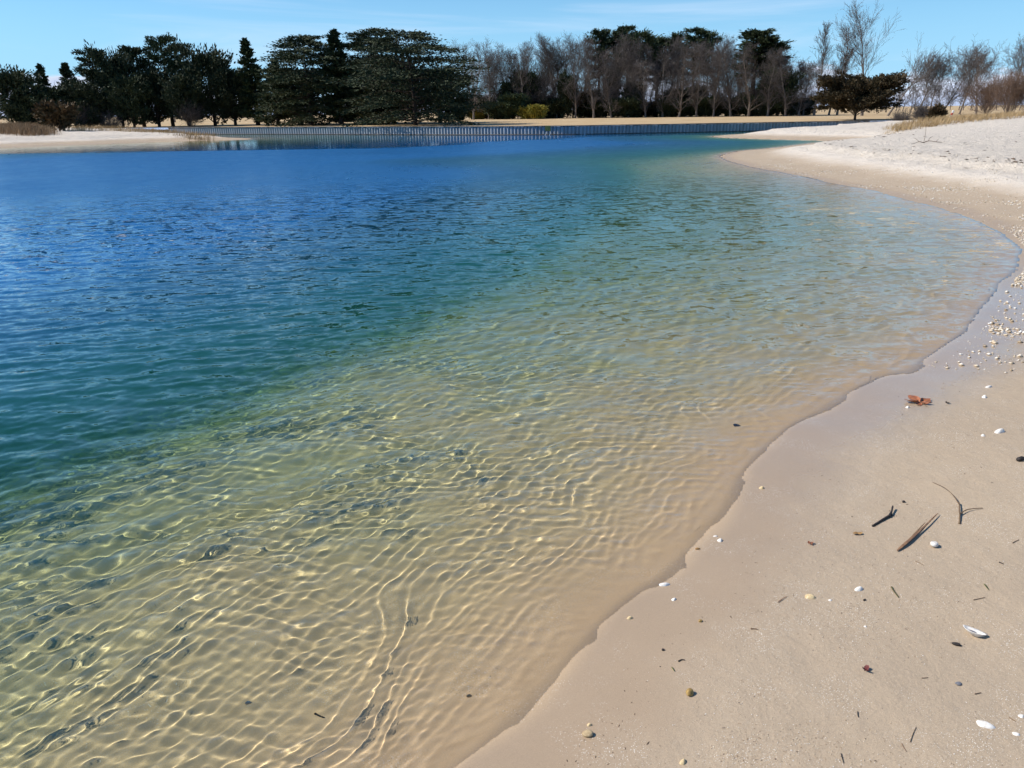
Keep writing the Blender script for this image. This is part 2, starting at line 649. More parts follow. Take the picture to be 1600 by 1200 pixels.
# calm lee along the far left shore
calm_line = on_z([(-400, 262), (0, 243), (130, 239), (300, 237), (480, 233.5), (640, 231), (760, 223.5), (860, 218), (960, 214.0), (1100, 211.0)])
calm_poly = np.vstack([calm_line, W[::-1], [(-200, 90), (-200, 60)]])
dcalm = poly_dist(P, calm_line)
calm = np.where(inside(P, calm_poly), 1.0, 0.0) * sstep(dcalm + fbm(P[:, 0] * 0.15, P[:, 1] * 0.5, 5, 2) * 2.5, 0.0, 1.5)
rough_amp = 1 - 0.93 * calm
# shelter inside the small inlet and along the shore
gust = 0.85 + 0.5 * fbm(P[:, 0] * 0.12, P[:, 1] * 0.12, 91, 3)
shal = sstep(depth, 0.0, 0.10)
amp = rough_amp * np.clip(gust, 0.4, 1.4)
wx = P[:, 0] + 0.10 * fbm(P[:, 0] * 1.3, P[:, 1] * 1.3, 101, 2)
wy = P[:, 1] + 0.10 * fbm(P[:, 0] * 1.3, P[:, 1] * 1.3, 111, 2)
Z = np.zeros(len(P))
lost = np.zeros(len(P))
main = R(-74)


def wave(lam, slope, ang, mask):
    global Z, lost
    k = 2 * math.pi / lam
    res = sstep(lam / cell, 3.2, 6.0)
    ph = k * (wx * math.cos(ang) + wy * math.sin(ang)) + rng.uniform(0, 6.28)
    m = mask * res
    Z += m * slope / k * np.sin(ph)
    lost += (mask * slope) ** 2 * (1 - res ** 2) * 0.5


N1, N2, N3 = 16, 22, 32
patchy = np.clip(1.0 + 1.3 * fbm(P[:, 0] * 1.9, P[:, 1] * 1.9, 181, 3), 0.40, 1.08)
thin_band = sstep(depth, 0.0, 0.012) * (0.85 + 0.15 * sstep(depth, 0.01, 0.045))
deepm = sstep(depth, 0.25, 1.0)
for i in range(N1):      # wind waves: straight in open water, turning towards the beach over the shelf
    lam = 0.24 * (0.80 / 0.24) ** rng.random()
    if i % 2:
        wave(lam, 0.032, R(-81) + rng.normal(0, R(13)), amp * (0.15 + 0.85 * deepm))
    else:
        wave(lam, 0.022, R(-60) + rng.normal(0, R(9)), amp * (1 - 0.85 * deepm) * (0.30 + 0.70 * sstep(depth, 0.04, 0.25)))
for i in range(N2):      # small waves
    lam = 0.10 * (0.28 / 0.10) ** rng.random()
    if i % 2:
        wave(lam, 0.032, R(-81) + rng.normal(0, R(26)), amp * (0.15 + 0.85 * deepm))
    else:
        wave(lam, 0.024, R(-60) + rng.normal(0, R(20)), amp * (1 - 0.85 * deepm) * (0.35 + 0.65 * sstep(depth, 0.02, 0.2)) * patchy)
for i in range(N3):      # ripples that focus the light on the shallow bed
    lam = 0.034 * (0.12 / 0.034) ** rng.random()
    wave(lam, 0.029, R(-62) + rng.normal(0, R(34)), amp * thin_band * patchy)
# low wavelets running in along the waterline
ssea = np.maximum(-s, -0.6)
jit = 0.55 * fbm(P[:, 0] * 0.8, P[:, 1] * 0.8, 131, 3)
for lam, a, sd, pw in ((0.46, 0.0036, 1, 1.6), (0.27, 0.0030, 2, 3.5), (0.17, 0.0028, 3, 4.5)):
    gate = sstep(vnoise(P[:, 0] * 0.9 + sd * 9, P[:, 1] * 0.9, 151 + sd), -0.45, -0.05) * (0.3 + 0.7 * sstep(vnoise(P[:, 0] * 3.1 + sd * 5, P[:, 1] * 3.1, 191 + sd), -0.25, 0.2))
    ph = 2 * math.pi * (ssea + jit * (1 + 0.15 * sd)) / lam
    cr = (0.5 + 0.5 * np.sin(ph)) ** pw - 0.25
    reach = 3.0 if sd == 1 else 1.5
    Z += a * (1 + (1.3 if sd < 3 else 0) * sstep(rad, 6, 10)) * cr * gate * sstep(reach - ssea, 0.0, reach * 0.5) * sstep(lam / cell, 4.0, 8.0) * rough_amp
# on the last hand's breadth of depth everything flattens into a film
Z *= 0.45 + 0.55 * sstep(depth, 0.0, 0.022)
Z = np.where(s > 0.25, -0.03, Z)
thick = Z - zb
keep = thick[F2].max(1) > 0.0026
used, F3 = compact(P, F2, keep)
P, Z, lost, depth = P[used], Z[used], lost[used], depth[used]
me = mesh_from('water', np.column_stack([P, Z]), F3)
shade_smooth(me)
add_attr(me, 'micro', np.sqrt(lost))
add_attr(me, 'depth', depth)
add_attr(me, 'unresolved', sstep(np.hypot(P[:, 0], P[:, 1]), 15.0, 32.0))
t = NT('water')
p = t.pos()
mc = t.attr('micro')
far_w = t.attr('unresolved')        # waves too small for the mesh become surface roughness
n1 = t.noise(t.mapping(p, (1.0, 1.0, 1.0), (0, 0, R(16))), 7.0, 4.0, 0.65, 0.3, col=True)
n2 = t.noise(t.mapping(p, (1.2, 3.0, 1.0), (0, 0, R(16))), 2.2, 3.0, 0.6, 0.3, col=True)
v = t.n('ShaderNodeVectorMath', operation='ADD')
t.put(v.inputs[0], n1)
t.put(v.inputs[1], n2)
v1 = t.n('ShaderNodeVectorMath', operation='SUBTRACT')
t.put(v1.inputs[0], v.outputs[0])
v1.inputs[1].default_value = (1.0, 1.0, 1.0)
v2 = t.n('ShaderNodeVectorMath', operation='MULTIPLY')
t.put(v2.inputs[0], v1.outputs[0])
v2.inputs[1].default_value = (3.4, 5.6, 0.0)
v3 = t.n('ShaderNodeVectorMath', operation='SCALE')
t.put(v3.inputs[0], v2.outputs[0])
t.put(v3.inputs['Scale'], t.math('MULTIPLY', mc, t.ramp(far_w, 0, 1, 1.0, 0.55)))
v4 = t.n('ShaderNodeVectorMath', operation='ADD')
t.put(v4.inputs[0], t.n('ShaderNodeNewGeometry').outputs['Normal'])
t.put(v4.inputs[1], v3.outputs[0])
v5 = t.n('ShaderNodeVectorMath', operation='NORMALIZE')
t.put(v5.inputs[0], v4.outputs[0])
dep = t.attr('depth')
# light lost to the water column over each place: red goes first, then blue
SIG = (0.98, 0.32, 0.84)
dep_e = t.math('DIVIDE', t.math('MULTIPLY', dep, dep), t.math('ADD', dep, 0.07))
cmb = t.n('ShaderNodeCombineColor')
for i in range(3):
    t.put(cmb.inputs[i], t.math('EXPONENT', t.math('MULTIPLY', dep_e, -2.3 * SIG[i])))
clear = t.n('ShaderNodeBsdfPrincipled')
body = t.n('ShaderNodeBsdfPrincipled')      # fine matter in deep water scatters daylight back
for q in (clear, body):
    q.inputs['IOR'].default_value = 1.333
    t.put(q.inputs['Roughness'], t.math('MULTIPLY', t.math('SQRT', t.math('MULTIPLY', mc, 0.95)), far_w))
    t.put(q.inputs['Normal'], v5.outputs[0])
clear.inputs['Transmission Weight'].default_value = 1.0
t.put(clear.inputs['Base Color'], cmb.outputs[0])
turb = t.math('SUBTRACT', 1.0, t.math('EXPONENT', t.math('MULTIPLY', t.math('POWER', dep, 1.5), -0.85)))
t.put(body.inputs['Base Color'], t.mix(t.ramp(dep, 2.0, 3.2), t.mix(t.ramp(dep, 0.4, 2.2), (0.014, 0.120, 0.090, 1), (0.004, 0.060, 0.115, 1)), (0.003, 0.080, 0.225, 1)))
mx = t.n('ShaderNodeMixShader')
t.put(mx.inputs[0], turb)
t.t.links.new(clear.outputs[0], mx.inputs[1])
t.t.links.new(body.outputs[0], mx.inputs[2])
t.t.links.new(mx.outputs[0], t.out.inputs['Surface'])
M_water = t.m
water = link('water', me, M_water)
tag(water, kind='structure')
water.cycles.is_caustics_caster = True

# --- grass plain beyond the wall, out to the horizon
t = NT('winter_lawn')
p = t.pos()
f1 = t.noise(p, 0.35, 5.0, 0.6)
f2 = t.noise(t.mapping(p, (1, 1, 1)), 6.0, 4.0, 0.7)
c = t.mix(t.ramp(f1, 0.3, 0.7), (0.43, 0.30, 0.165, 1), (0.52, 0.385, 0.23, 1))
c = t.mix(t.ramp(f2, 0.35, 0.75, 0, 0.4), c, (0.31, 0.23, 0.12, 1))
t.principled(c, 0.95, t.bump(f2, 0.6, 0.05), 0.1)
M_lawn = t.m
edge = lawn_edge.copy()
nx = 46
fars = np.array([0, 0.6, 1.5, 4, 10, 20, 35, 60, 100, 200, 500, 1500, 4000.0])
# rows run out from the front edge towards the horizon
E = edge
Vl, Fl = [], []
for j, d in enumerate(fars):
    for i, e in enumerate(E):
        ang = math.atan2(e[0], max(e[1], 5.0))
        ux, uy = (math.sin(ang) * 0.55, 1.0) if True else (0, 1)
        x, y = e[0] + ux * d, e[1] + uy * d
        zz_ = LAWN_Z + (0.16 * min(d / 25.0, 1.0) if d > 0.5 else 0)
        Vl.append((x, y, zz_))
for j in range(len(fars) - 1):
    for i in range(len(E) - 1):
        a = j * len(E) + i
        Fl.append((a, a + 1, a + 1 + len(E), a + len(E)))
me = mesh_from('lawn', Vl, Fl)
shade_smooth(me)
lawn = link('lawn', me, M_lawn)
tag(lawn, kind='structure')
# ------------------------------------------------------------------ vegetation builders
def norm_rows(a):
    return a / np.maximum(np.linalg.norm(a, axis=-1, keepdims=True), 1e-9)


def tubes(segs, sides):
    """segs (n,8): p0 xyz, r0, p1 xyz, r1 -> open tapered tubes"""
    segs = np.asarray(segs, float)
    p0, r0, p1, r1 = segs[:, 0:3], segs[:, 3], segs[:, 4:7], segs[:, 7]
    d = norm_rows(p1 - p0)
    up = np.where(np.abs(d[:, 2:3]) > 0.9, np.array([[1.0, 0, 0]]), np.array([[0, 0, 1.0]]))
    u = norm_rows(np.cross(d, up))
    v = np.cross(d, u)
    a = np.arange(sides) * 2 * math.pi / sides
    ring = np.cos(a)[None, :, None] * u[:, None, :] + np.sin(a)[None, :, None] * v[:, None, :]
    V = np.concatenate([p0[:, None] + ring * r0[:, None, None], p1[:, None] + ring * r1[:, None, None]], 1).reshape(-1, 3)
    b = np.arange(len(segs))[:, None] * 2 * sides
    i = np.arange(sides)[None, :]
    j = (i + 1) % sides
    F = np.stack([b + i, b + j, b + sides + j, b + sides + i], -1).reshape(-1, 4)
    return V, F


def join(parts):
    Vs, Fs, o = [], [], 0
    for V, F in parts:
        Vs.append(V)
        Fs.append(F + o)
        o += len(V)
    return np.vstack(Vs), np.vstack(Fs)


def sprays(C, Dr, L, Wd, g):
    """one long diamond leaf spray per centre"""
    n = len(C)
    Dr = norm_rows(Dr)
    s = norm_rows(np.cross(Dr, g.normal(size=(n, 3))))
    L = np.broadcast_to(L, (n,))[:, None]
    Wd = np.broadcast_to(Wd, (n,))[:, None]
    V = np.stack([C - Dr * L * 0.5, C + s * Wd * 0.5 - Dr * L * 0.05, C + Dr * L * 0.5, C - s * Wd * 0.5 - Dr * L * 0.05], 1).reshape(-1, 3)
    return V, np.arange(n * 4).reshape(-1, 4)


def polyline_tube(pts, r0, r1, sides):
    pts = np.asarray(pts, float)
    n = len(pts) - 1
    rr = np.linspace(r0, r1, n + 1)
    return tubes(np.column_stack([pts[:-1], rr[:-1], pts[1:], rr[1:]]), sides)


def evergreen(style, H, Wd, seed, density=1.0):
    """trunk-and-limb mesh arrays and foliage mesh arrays of one conifer"""
    g = np.random.default_rng(seed)
    S = dict(juniper=dict(base=0.03, n=70, el=(15, 50), fl=0.8, cr=0.60, spr=125, L=0.42, W=0.17, jit=0.30),
             pine=dict(base=0.10, n=54, el=(5, 45), fl=0.6, cr=0.66, spr=170, L=0.40, W=0.14, jit=0.35),
             tallpine=dict(base=0.45, n=40, el=(0, 40), fl=0.6, cr=0.8, spr=170, L=0.48, W=0.15, jit=0.35),
             spire=dict(base=0.02, n=80, el=(-5, 30), fl=0.6, cr=0.55, spr=95, L=0.42, W=0.16, jit=0.18),
             lebanon=dict(base=0.02, n=112, el=(-7, 13), fl=0.20, cr=0.80, spr=225, L=0.38, W=0.115, jit=0.30),
             spread=dict(base=0.12, n=72, el=(-3, 45), fl=0.6, cr=0.50, spr=190, L=0.32, W=0.14, jit=0.22))[style]
    top = H
    bend = g.normal(0, 0.02, 2) * H
    tr = [np.array([bend[0] * t * t, bend[1] * t * t, t * top]) for t in np.linspace(0, 1, 7)]
    parts = [polyline_tube(tr, 0.021 * H + 0.05, 0.012, 6)]
    C, Dr = [], []
    for i in range(S['n']):
        t = S['base'] + (1 - S['base']) * ((i + g.random()) / S['n']) ** (0.9 if style != 'lebanon' else 0.95)
        q = (t - S['base']) / (1 - S['base'])
        if style == 'juniper': w = 0.55 + 0.55 * math.sin(math.pi * min(q * 0.9 + 0.12, 1)) if q < 0.72 else 1.02 * ((1 - q) / 0.28) ** 0.6 * 0.9
        elif style == 'pine': w = 0.5 + 0.6 * math.sin(math.pi * (0.15 + 0.75 * q))
        elif style == 'tallpine': w = 0.45 + 0.6 * math.sin(math.pi * (0.2 + 0.7 * q))
        elif style == 'spire': w = (1 - q) ** 0.8 + 0.05
        elif style == 'lebanon': w = 1.0 if q < 0.30 else math.sqrt(max(1 - ((q - 0.30) / 0.71) ** 2.0, 0.02))
        else: w = math.sin(math.pi * (0.22 + 0.62 * q)) ** 0.8
        w = max(w, 0.06) * Wd * 0.5 * (1 + g.uniform(-S['jit'], S['jit'] * 0.5))
        az = i * 2.399963 + g.normal(0, 0.4)
        el = R(g.uniform(*S['el']))
        if style == 'spire' and q > 0.75: el = R(38)
        o = np.array([bend[0] * t * t, bend[1] * t * t, t * top])
        if style in ('juniper', 'spread'): o[2] *= 0.80; 
        dv = np.array([math.cos(az) * math.cos(el), math.sin(az) * math.cos(el), math.sin(el)])
        L = w / max(math.cos(el), 0.5)
        e = o + dv * L
        if style == 'lebanon':
            e[2] -= 0.05 * L * g.random()
        if style == 'lebanon': e[2] += g.normal(0, 0.03) * H
        e[2] = min(max(e[2], 0.15), H * 1.0)
        m = (o + e) / 2 + np.array([0, 0, (0.05 if style != 'lebanon' else 0.07) * L])
        parts.append(polyline_tube([o, m, e], 0.006 * H * (1 - q) + 0.016, 0.008, 4))
        n = int(S['spr'] * density * (0.5 + 0.5 * min(1.0, L / (Wd * 0.4))))
        u = g.uniform(0.22, 1.03, n) ** 0.75
        base = np.where(u[:, None] < 0.5, o + (m - o) * (u[:, None] * 2), m + (e - m) * (u[:, None] * 2 - 1))
        # foliage gathers in a few tufts along the limb
        tuft = g.integers(0, 5, n)
        tc_ = g.normal(0, 1.0, (5, 3)) * 0.55
        cr = S['cr'] * (0.6 + 0.5 * g.random()) * (Wd / 6.0) ** 0.4 * (min(1.0, max(0.30, 2.2 * w / Wd * 1.3)) if style == 'spire' else 1.0)
        off = (g.normal(0, 0.42, (n, 3)) + tc_[tuft]) * cr
        off[:, 2] *= S['fl']
        if style == 'lebanon':
            side = np.array([-dv[1], dv[0], 0])
            off += side[None] * (g.normal(0, 0.55, n) * u)[:, None] * cr * 1.3
            off[:, 2] -= 0.10 * np.abs(off @ side) 
        C.append(base + off)
        Dr.append(dv[None] * 0.7 + norm_rows(off) * 0.7 + np.array([[0, 0, 0.25 if style != 'lebanon' else 0.0]]) + g.normal(0, 0.35, (n, 3)) * np.array([1, 1, 0.5 if style == 'lebanon' else 1.0]))
    C, Dr = np.vstack(C), np.vstack(Dr)
    ok = C[:, 2] > 0.05
    C, Dr = C[ok], Dr[ok]
    L = S['L'] * g.uniform(0.6, 1.3, len(C))
    return join(parts), sprays(C, Dr, L, S['W'] * g.uniform(0.7, 1.3, len(C)), g)


def bare_tree(H, Wd, seed, fork=0.3, lean=(0, 0), gnarl=0.22, twigs=1.0, stems=1, spread=1.0, levels=5, limbs=3.0, kid=1.55, rmin=0.007):
    """leafless tree: (trunk and limbs), (twigs); every level of branching is grown at once"""
    g = np.random.default_rng(seed)
    lean = np.array([lean[0], lean[1], 0.0])
    multi = 0.24 if stems > 1 else 0.04
    p = np.column_stack([g.normal(0, 0.15, stems), g.normal(0, 0.15, stems), np.zeros(stems)]) * (stems > 1)
    d = norm_rows(np.column_stack([g.normal(0, multi, stems), g.normal(0, multi, stems), np.ones(stems)]) + lean)
    L = np.full(stems, H * 0.97) * (g.uniform(0.6, 1.0, stems) if stems > 1 else 1)
    r = np.full(stems, (0.014 * H + 0.05) * (1 if stems == 1 else 0.35))
    out = []
    nseg_l = (9, 5, 4, 2, 1)
    kids_l = (limbs if stems == 1 else 1.3, kid, kid, kid * twigs)
    for lv in range(levels):
        ns = nseg_l[lv]
        nxt = []
        for k in range(ns):
            r1 = np.maximum(r * (0.83, 0.76, 0.7, 0.7, 0.6)[lv], rmin)
            d = norm_rows(d + g.normal(0, 1, d.shape) * gnarl * (0.25, 0.55, 0.6, 0.6, 0.6)[lv] + np.array([0, 0, 0.06 if lv else 0.02]) + lean * 0.10)
            e = p + d * (L / ns)[:, None]
            out.append((lv, np.column_stack([p, r, e, r1])))
            f = (k + 1) / ns
            if lv < levels - 1 and (lv > 0 or f > fork):
                cnt = np.floor(kids_l[lv] + g.random(len(p))).astype(int)
                idx = np.repeat(np.arange(len(p)), cnt)
                if len(idx):
                    n = len(idx)
                    az = g.uniform(0, 2 * math.pi, n)
                    el = np.radians(g.uniform(22, 60, n)) * spread
                    dd = d[idx]
                    ref = np.where(np.abs(dd[:, 2:3]) < 0.95, np.array([[0, 0, 1.0]]), np.array([[1.0, 0, 0]]))
                    u = norm_rows(np.cross(dd, ref))
                    v = np.cross(dd, u)
                    nd = dd * np.cos(el)[:, None] + (u * np.cos(az)[:, None] + v * np.sin(az)[:, None]) * np.sin(el)[:, None]
                    nd[:, 2] += 0.12
                    if lv == 0:
                        nl = Wd * 0.5 * g.uniform(0.7, 1.15, n) * (1.15 - 0.75 * abs(f - 0.5) * (1.6 if f > 0.5 else 1.0))
                    else:
                        nl = L[idx] * g.uniform(0.36, 0.62, n)
                    nxt.append((e[idx], norm_rows(nd), nl, np.maximum(r1[idx] * (0.52 if lv == 0 else 0.6), rmin)))
            p, r = e, r1
        if not nxt:
            break
        p, d, L, r = (np.concatenate(x) for x in zip(*nxt))
    parts = [tubes(np.vstack([x for l_, x in out if l_ == 0]), 6), tubes(np.vstack([x for l_, x in out if l_ == 1]), 4)]
    tw = np.vstack([x for l_, x in out if l_ >= 2])
    return join(parts), tubes(tw, 3)


def foliage_mat(name, c1, c2, scale=1.2, vary=0.2):
    t = NT(name)
    co = t.pos()
    f = t.ramp(t.noise(co, scale, 4.0, 0.6), 0.35, 0.65)
    c = t.mix(f, (*c2, 1), (*c1, 1))
    f2 = t.noise(co, 14.0, 2.0, 0.6)
    c = t.mix(t.ramp(f2, 0.3, 0.75, 0.0, 0.5), c, (c1[0] * 1.5, c1[1] * 1.4, c1[2] * 1.3, 1))
    v = t.n('ShaderNodeHueSaturation')
    t.put(v.inputs['Color'], c)
    t.put(v.inputs['Value'], t.ramp(t.rand(), 0, 1, 1 - vary, 1 + vary))
    b = t.principled(v.outputs[0], 0.75, None, 0.25)
    return t.m


def bark_mat(name, c1, c2):
    t = NT(name)
    co = t.obj_co()
    f = t.noise(t.mapping(co, (6, 6, 1.2)), 3.0, 4.0, 0.65)
    c = t.mix(t.ramp(f, 0.3, 0.7), (*c2, 1), (*c1, 1))
    t.principled(c, 0.9, t.bump(f, 0.5, 0.03), 0.15)
    return t.m


M_juniper = foliage_mat('juniper_foliage', (0.034, 0.046, 0.020), (0.020, 0.030, 0.014))
M_pine = foliage_mat('pine_needles', (0.040, 0.058, 0.024), (0.022, 0.034, 0.014))
M_cedar = foliage_mat('cedar_foliage', (0.048, 0.062, 0.026), (0.022, 0.034, 0.017))
M_brown_juniper = foliage_mat('bronzed_juniper_foliage', (0.085, 0.050, 0.022), (0.045, 0.040, 0.018))
M_bronze_dark = foliage_mat('dark_bronze_foliage', (0.062, 0.042, 0.020), (0.030, 0.030, 0.014))
M_gold = foliage_mat('golden_conifer_foliage', (0.24, 0.21, 0.035), (0.12, 0.12, 0.025))
M_red = foliage_mat('russet_hedge_twigs', (0.14, 0.055, 0.04), (0.08, 0.04, 0.03), 2.0)
M_bark = bark_mat('grey_bark', (0.22, 0.185, 0.155), (0.11, 0.09, 0.075))
M_dark_bark = bark_mat('dark_bark', (0.075, 0.055, 0.045), (0.035, 0.027, 0.022))
M_twig = foliage_mat('bare_twigs', (0.104, 0.090, 0.084), (0.070, 0.062, 0.058), 0.4, 0.25)
M_red_twig = foliage_mat('russet_twigs', (0.19, 0.125, 0.09), (0.13, 0.09, 0.07), 0.6, 0.15)

mesh_cache = {}


def lawn_z(x, y):
    P = np.array([[x, y]], float)
    f = fields(P)
    return LAWN_Z + 0.02 if f[4][0] > 0 else float(terrain(P)[0][0])


def tree(name, kind, px, dist, top, width, label, group, seed, mat=None, barkm=None, rz=None, gz=None, key=None, **kw):
    """one tree whose stem stands on the photo column px at horizontal distance dist, its top at photo row top"""
    p = at_dist(px, top, dist)
    gz = lawn_z(p.x, p.y) if gz is None else gz
    H = max(p.z - gz + 0.05, 0.4)
    Wd = width * dist * 0.955 / 1200.0
    root = empty(name, (p.x, p.y, gz - 0.05), random.Random(seed).uniform(0, 6.28) if rz is None else rz)
    tag(root, label, 'tree' if 'shrub' not in name and 'thicket' not in name and 'hedge' not in name else 'shrub', group)
    if key is not None:
        k = (kind, key)
        if k not in mesh_cache:
            mesh_cache[k] = (build_tree(kind, H, Wd, seed, kw), H, Wd)
        (mt, mc), H0, W0 = mesh_cache[k]
        root.scale = (Wd / W0, Wd / W0, H / H0)
    else:
        mt, mc = build_tree(kind, H, Wd, seed, kw)
    if not mt.materials:
        mt.materials.append(barkm or (M_bark if kind == 'bare' else M_dark_bark))
        mc.materials.append(mat or dict(bare=M_twig, juniper=M_juniper, pine=M_pine, tallpine=M_pine, spire=M_pine, lebanon=M_cedar, spread=M_juniper)[kind])
    a = bpy.data.objects.new('trunk', mt)
    b = bpy.data.objects.new('crown', mc)
    for o in (a, b):
        o.parent = root
        col.objects.link(o)
    return root


def build_tree(kind, H, Wd, seed, kw):
    if kind == 'bare':
        a, b = bare_tree(H, Wd, seed, **kw)
    else:
        a, b = evergreen(kind, H, Wd, seed, **kw)
    ma, mb = mesh_from('tree_trunk', *a), mesh_from('tree_crown', *b)
    shade_smooth(ma)
    return ma, mb


# ------------------------------------------------------------------ the sheet-pile wall
M_pile = plain('weathered_vinyl_sheet', (0.36, 0.385, 0.42), (0.25, 0.27, 0.30), 1.5, 0.55, 0.2, 12.0, 0.01, 0.4, 0.10)
M_cap = plain('wall_cap_timber', (0.16, 0.14, 0.12), (0.09, 0.08, 0.075), 3.0, 0.8, 0.4, 10.0, 0.01)
wall_root = empty('sheet_pile_wall', (W[0][0], W[0][1], 0))
tag(wall_root, 'long grey corrugated sheet-pile wall holding the lawn above the far shore', 'wall')
wo = Vector((W[0][0], W[0][1], 0))
seg_len = np.linalg.norm(np.diff(W, axis=0), axis=1)
cum = np.concatenate([[0], np.cumsum(seg_len)])
PER = 0.36


def wall_at(s_):
    i = min(np.searchsorted(cum, s_, side='right') - 1, len(W) - 2)
    i = max(i, 0)
    d = (W[i + 1] - W[i]) / seg_len[i]
    return W[i] + d * (s_ - cum[i]), d


prof = [(0.0, 0.0), (0.07, 0.0), (0.11, -0.14), (0.27, -0.14), (0.31, 0.0), (0.36, 0.0)]
pv, pf = [], []
for (x, y) in prof:
    pv += [(x, y, -2.6), (x, y, WALL_H - 0.09)]
for i in range(len(prof) - 1):
    pf.append((2 * i, 2 * i + 2, 2 * i + 3, 2 * i + 1))
pile_me = mesh_from('sheet_pile', pv, pf)
pile_me.materials.append(M_pile)
start = 14.0
npile = int((cum[-1] - start) / PER)
for k in range(npile):
    q, d = wall_at(start + k * PER)
    o = bpy.data.objects.new('sheet_pile', pile_me)
    o.parent = wall_root
    o.location = (q[0] - wo.x, q[1] - wo.y, random.Random(k).uniform(-0.012, 0.006))
    o.rotation_euler = (0, 0, math.atan2(d[1], d[0]))
    col.objects.link(o)


def strip_along(name, s0, s1, off0, off1, z0, z1, mat, parent, step=2.0):
    V, F = [], []
    ss = np.arange(s0, s1, step)
    for s_ in ss:
        q, d = wall_at(s_)
        n = np.array([d[1], -d[0]])        # towards the water
        for o_, z_ in ((off0, z0), (off1, z0), (off1, z1), (off0, z1)):
            V.append((q[0] + n[0] * o_ - wo.x, q[1] + n[1] * o_ - wo.y, z_))
    for i in range(len(ss) - 1):
        for j in range(4):
            F.append((4 * i + j, 4 * i + (j + 1) % 4, 4 * i + 4 + (j + 1) % 4, 4 * i + 4 + j))
    return link(name, mesh_from(name, V, F), mat, parent)


for k in range(int((cum[-1] - start) / 3.0)):
    a0 = start + 3.0 * k
    strip_along('cap_board', a0 + 0.006, a0 + 3.02, -0.06, 0.20, WALL_H - 0.085, WALL_H + 0.0 + 0.004 * (k % 3), M_cap, wall_root, 1.0 - 0.003)
strip_along('waler', start, cum[-1] - 0.5, 0.145, 0.23, 0.01, 0.085, M_cap, wall_root, 3.0)
# yellow board with two stubby pipes on the wall
yb = at_dist(856, 203, np.linalg.norm(on_z([(856, 211)])[0]) - 0.25)
M_yel = plain('faded_yellow_paint', (0.34, 0.27, 0.05), (0.24, 0.19, 0.05), 6.0, 0.6, 0.1)
M_white = plain('white_paint', (0.72, 0.71, 0.68), (0.55, 0.54, 0.52), 8.0, 0.55)
M_redp = plain('red_paint', (0.45, 0.05, 0.03), None, 8.0, 0.5)


def box_mesh(sx, sy, sz, bev=0.0, z0=0.0):
    import bmesh
    bm = bmesh.new()
    bmesh.ops.create_cube(bm, size=1.0)
    for v in bm.verts:
        v.co = (v.co.x * sx, v.co.y * sy, v.co.z * sz + z0)
    if bev:
        bmesh.ops.bevel(bm, geom=bm.edges[:], offset=bev, segments=2, affect='EDGES')
    me = bpy.data.meshes.new('box')
    bm.to_mesh(me)
    bm.free()
    return me


mk = empty('marker_board', (yb.x, yb.y, 0.0), -0.05)
tag(mk, 'yellow marker board fixed to the sheet-pile wall above two short pipes', 'marker')
link('board', box_mesh(0.52, 0.05, 0.46, 0.008, 0.62), M_yel, mk)
for sx in (-0.18, 0.18):
    V, F = polyline_tube([(sx, 0.02, 0.40), (sx, 0.0, 0.12), (sx - (0.10 if sx < 0 else 0.0), -0.08, -0.05)], 0.035, 0.035, 8)
    link('pipe', mesh_from('pipe', V, F), M_white if sx > 0 else M_pile, mk)
link('bracket', box_mesh(0.60, 0.14, 0.05, 0.004, 0.38), M_cap, mk)

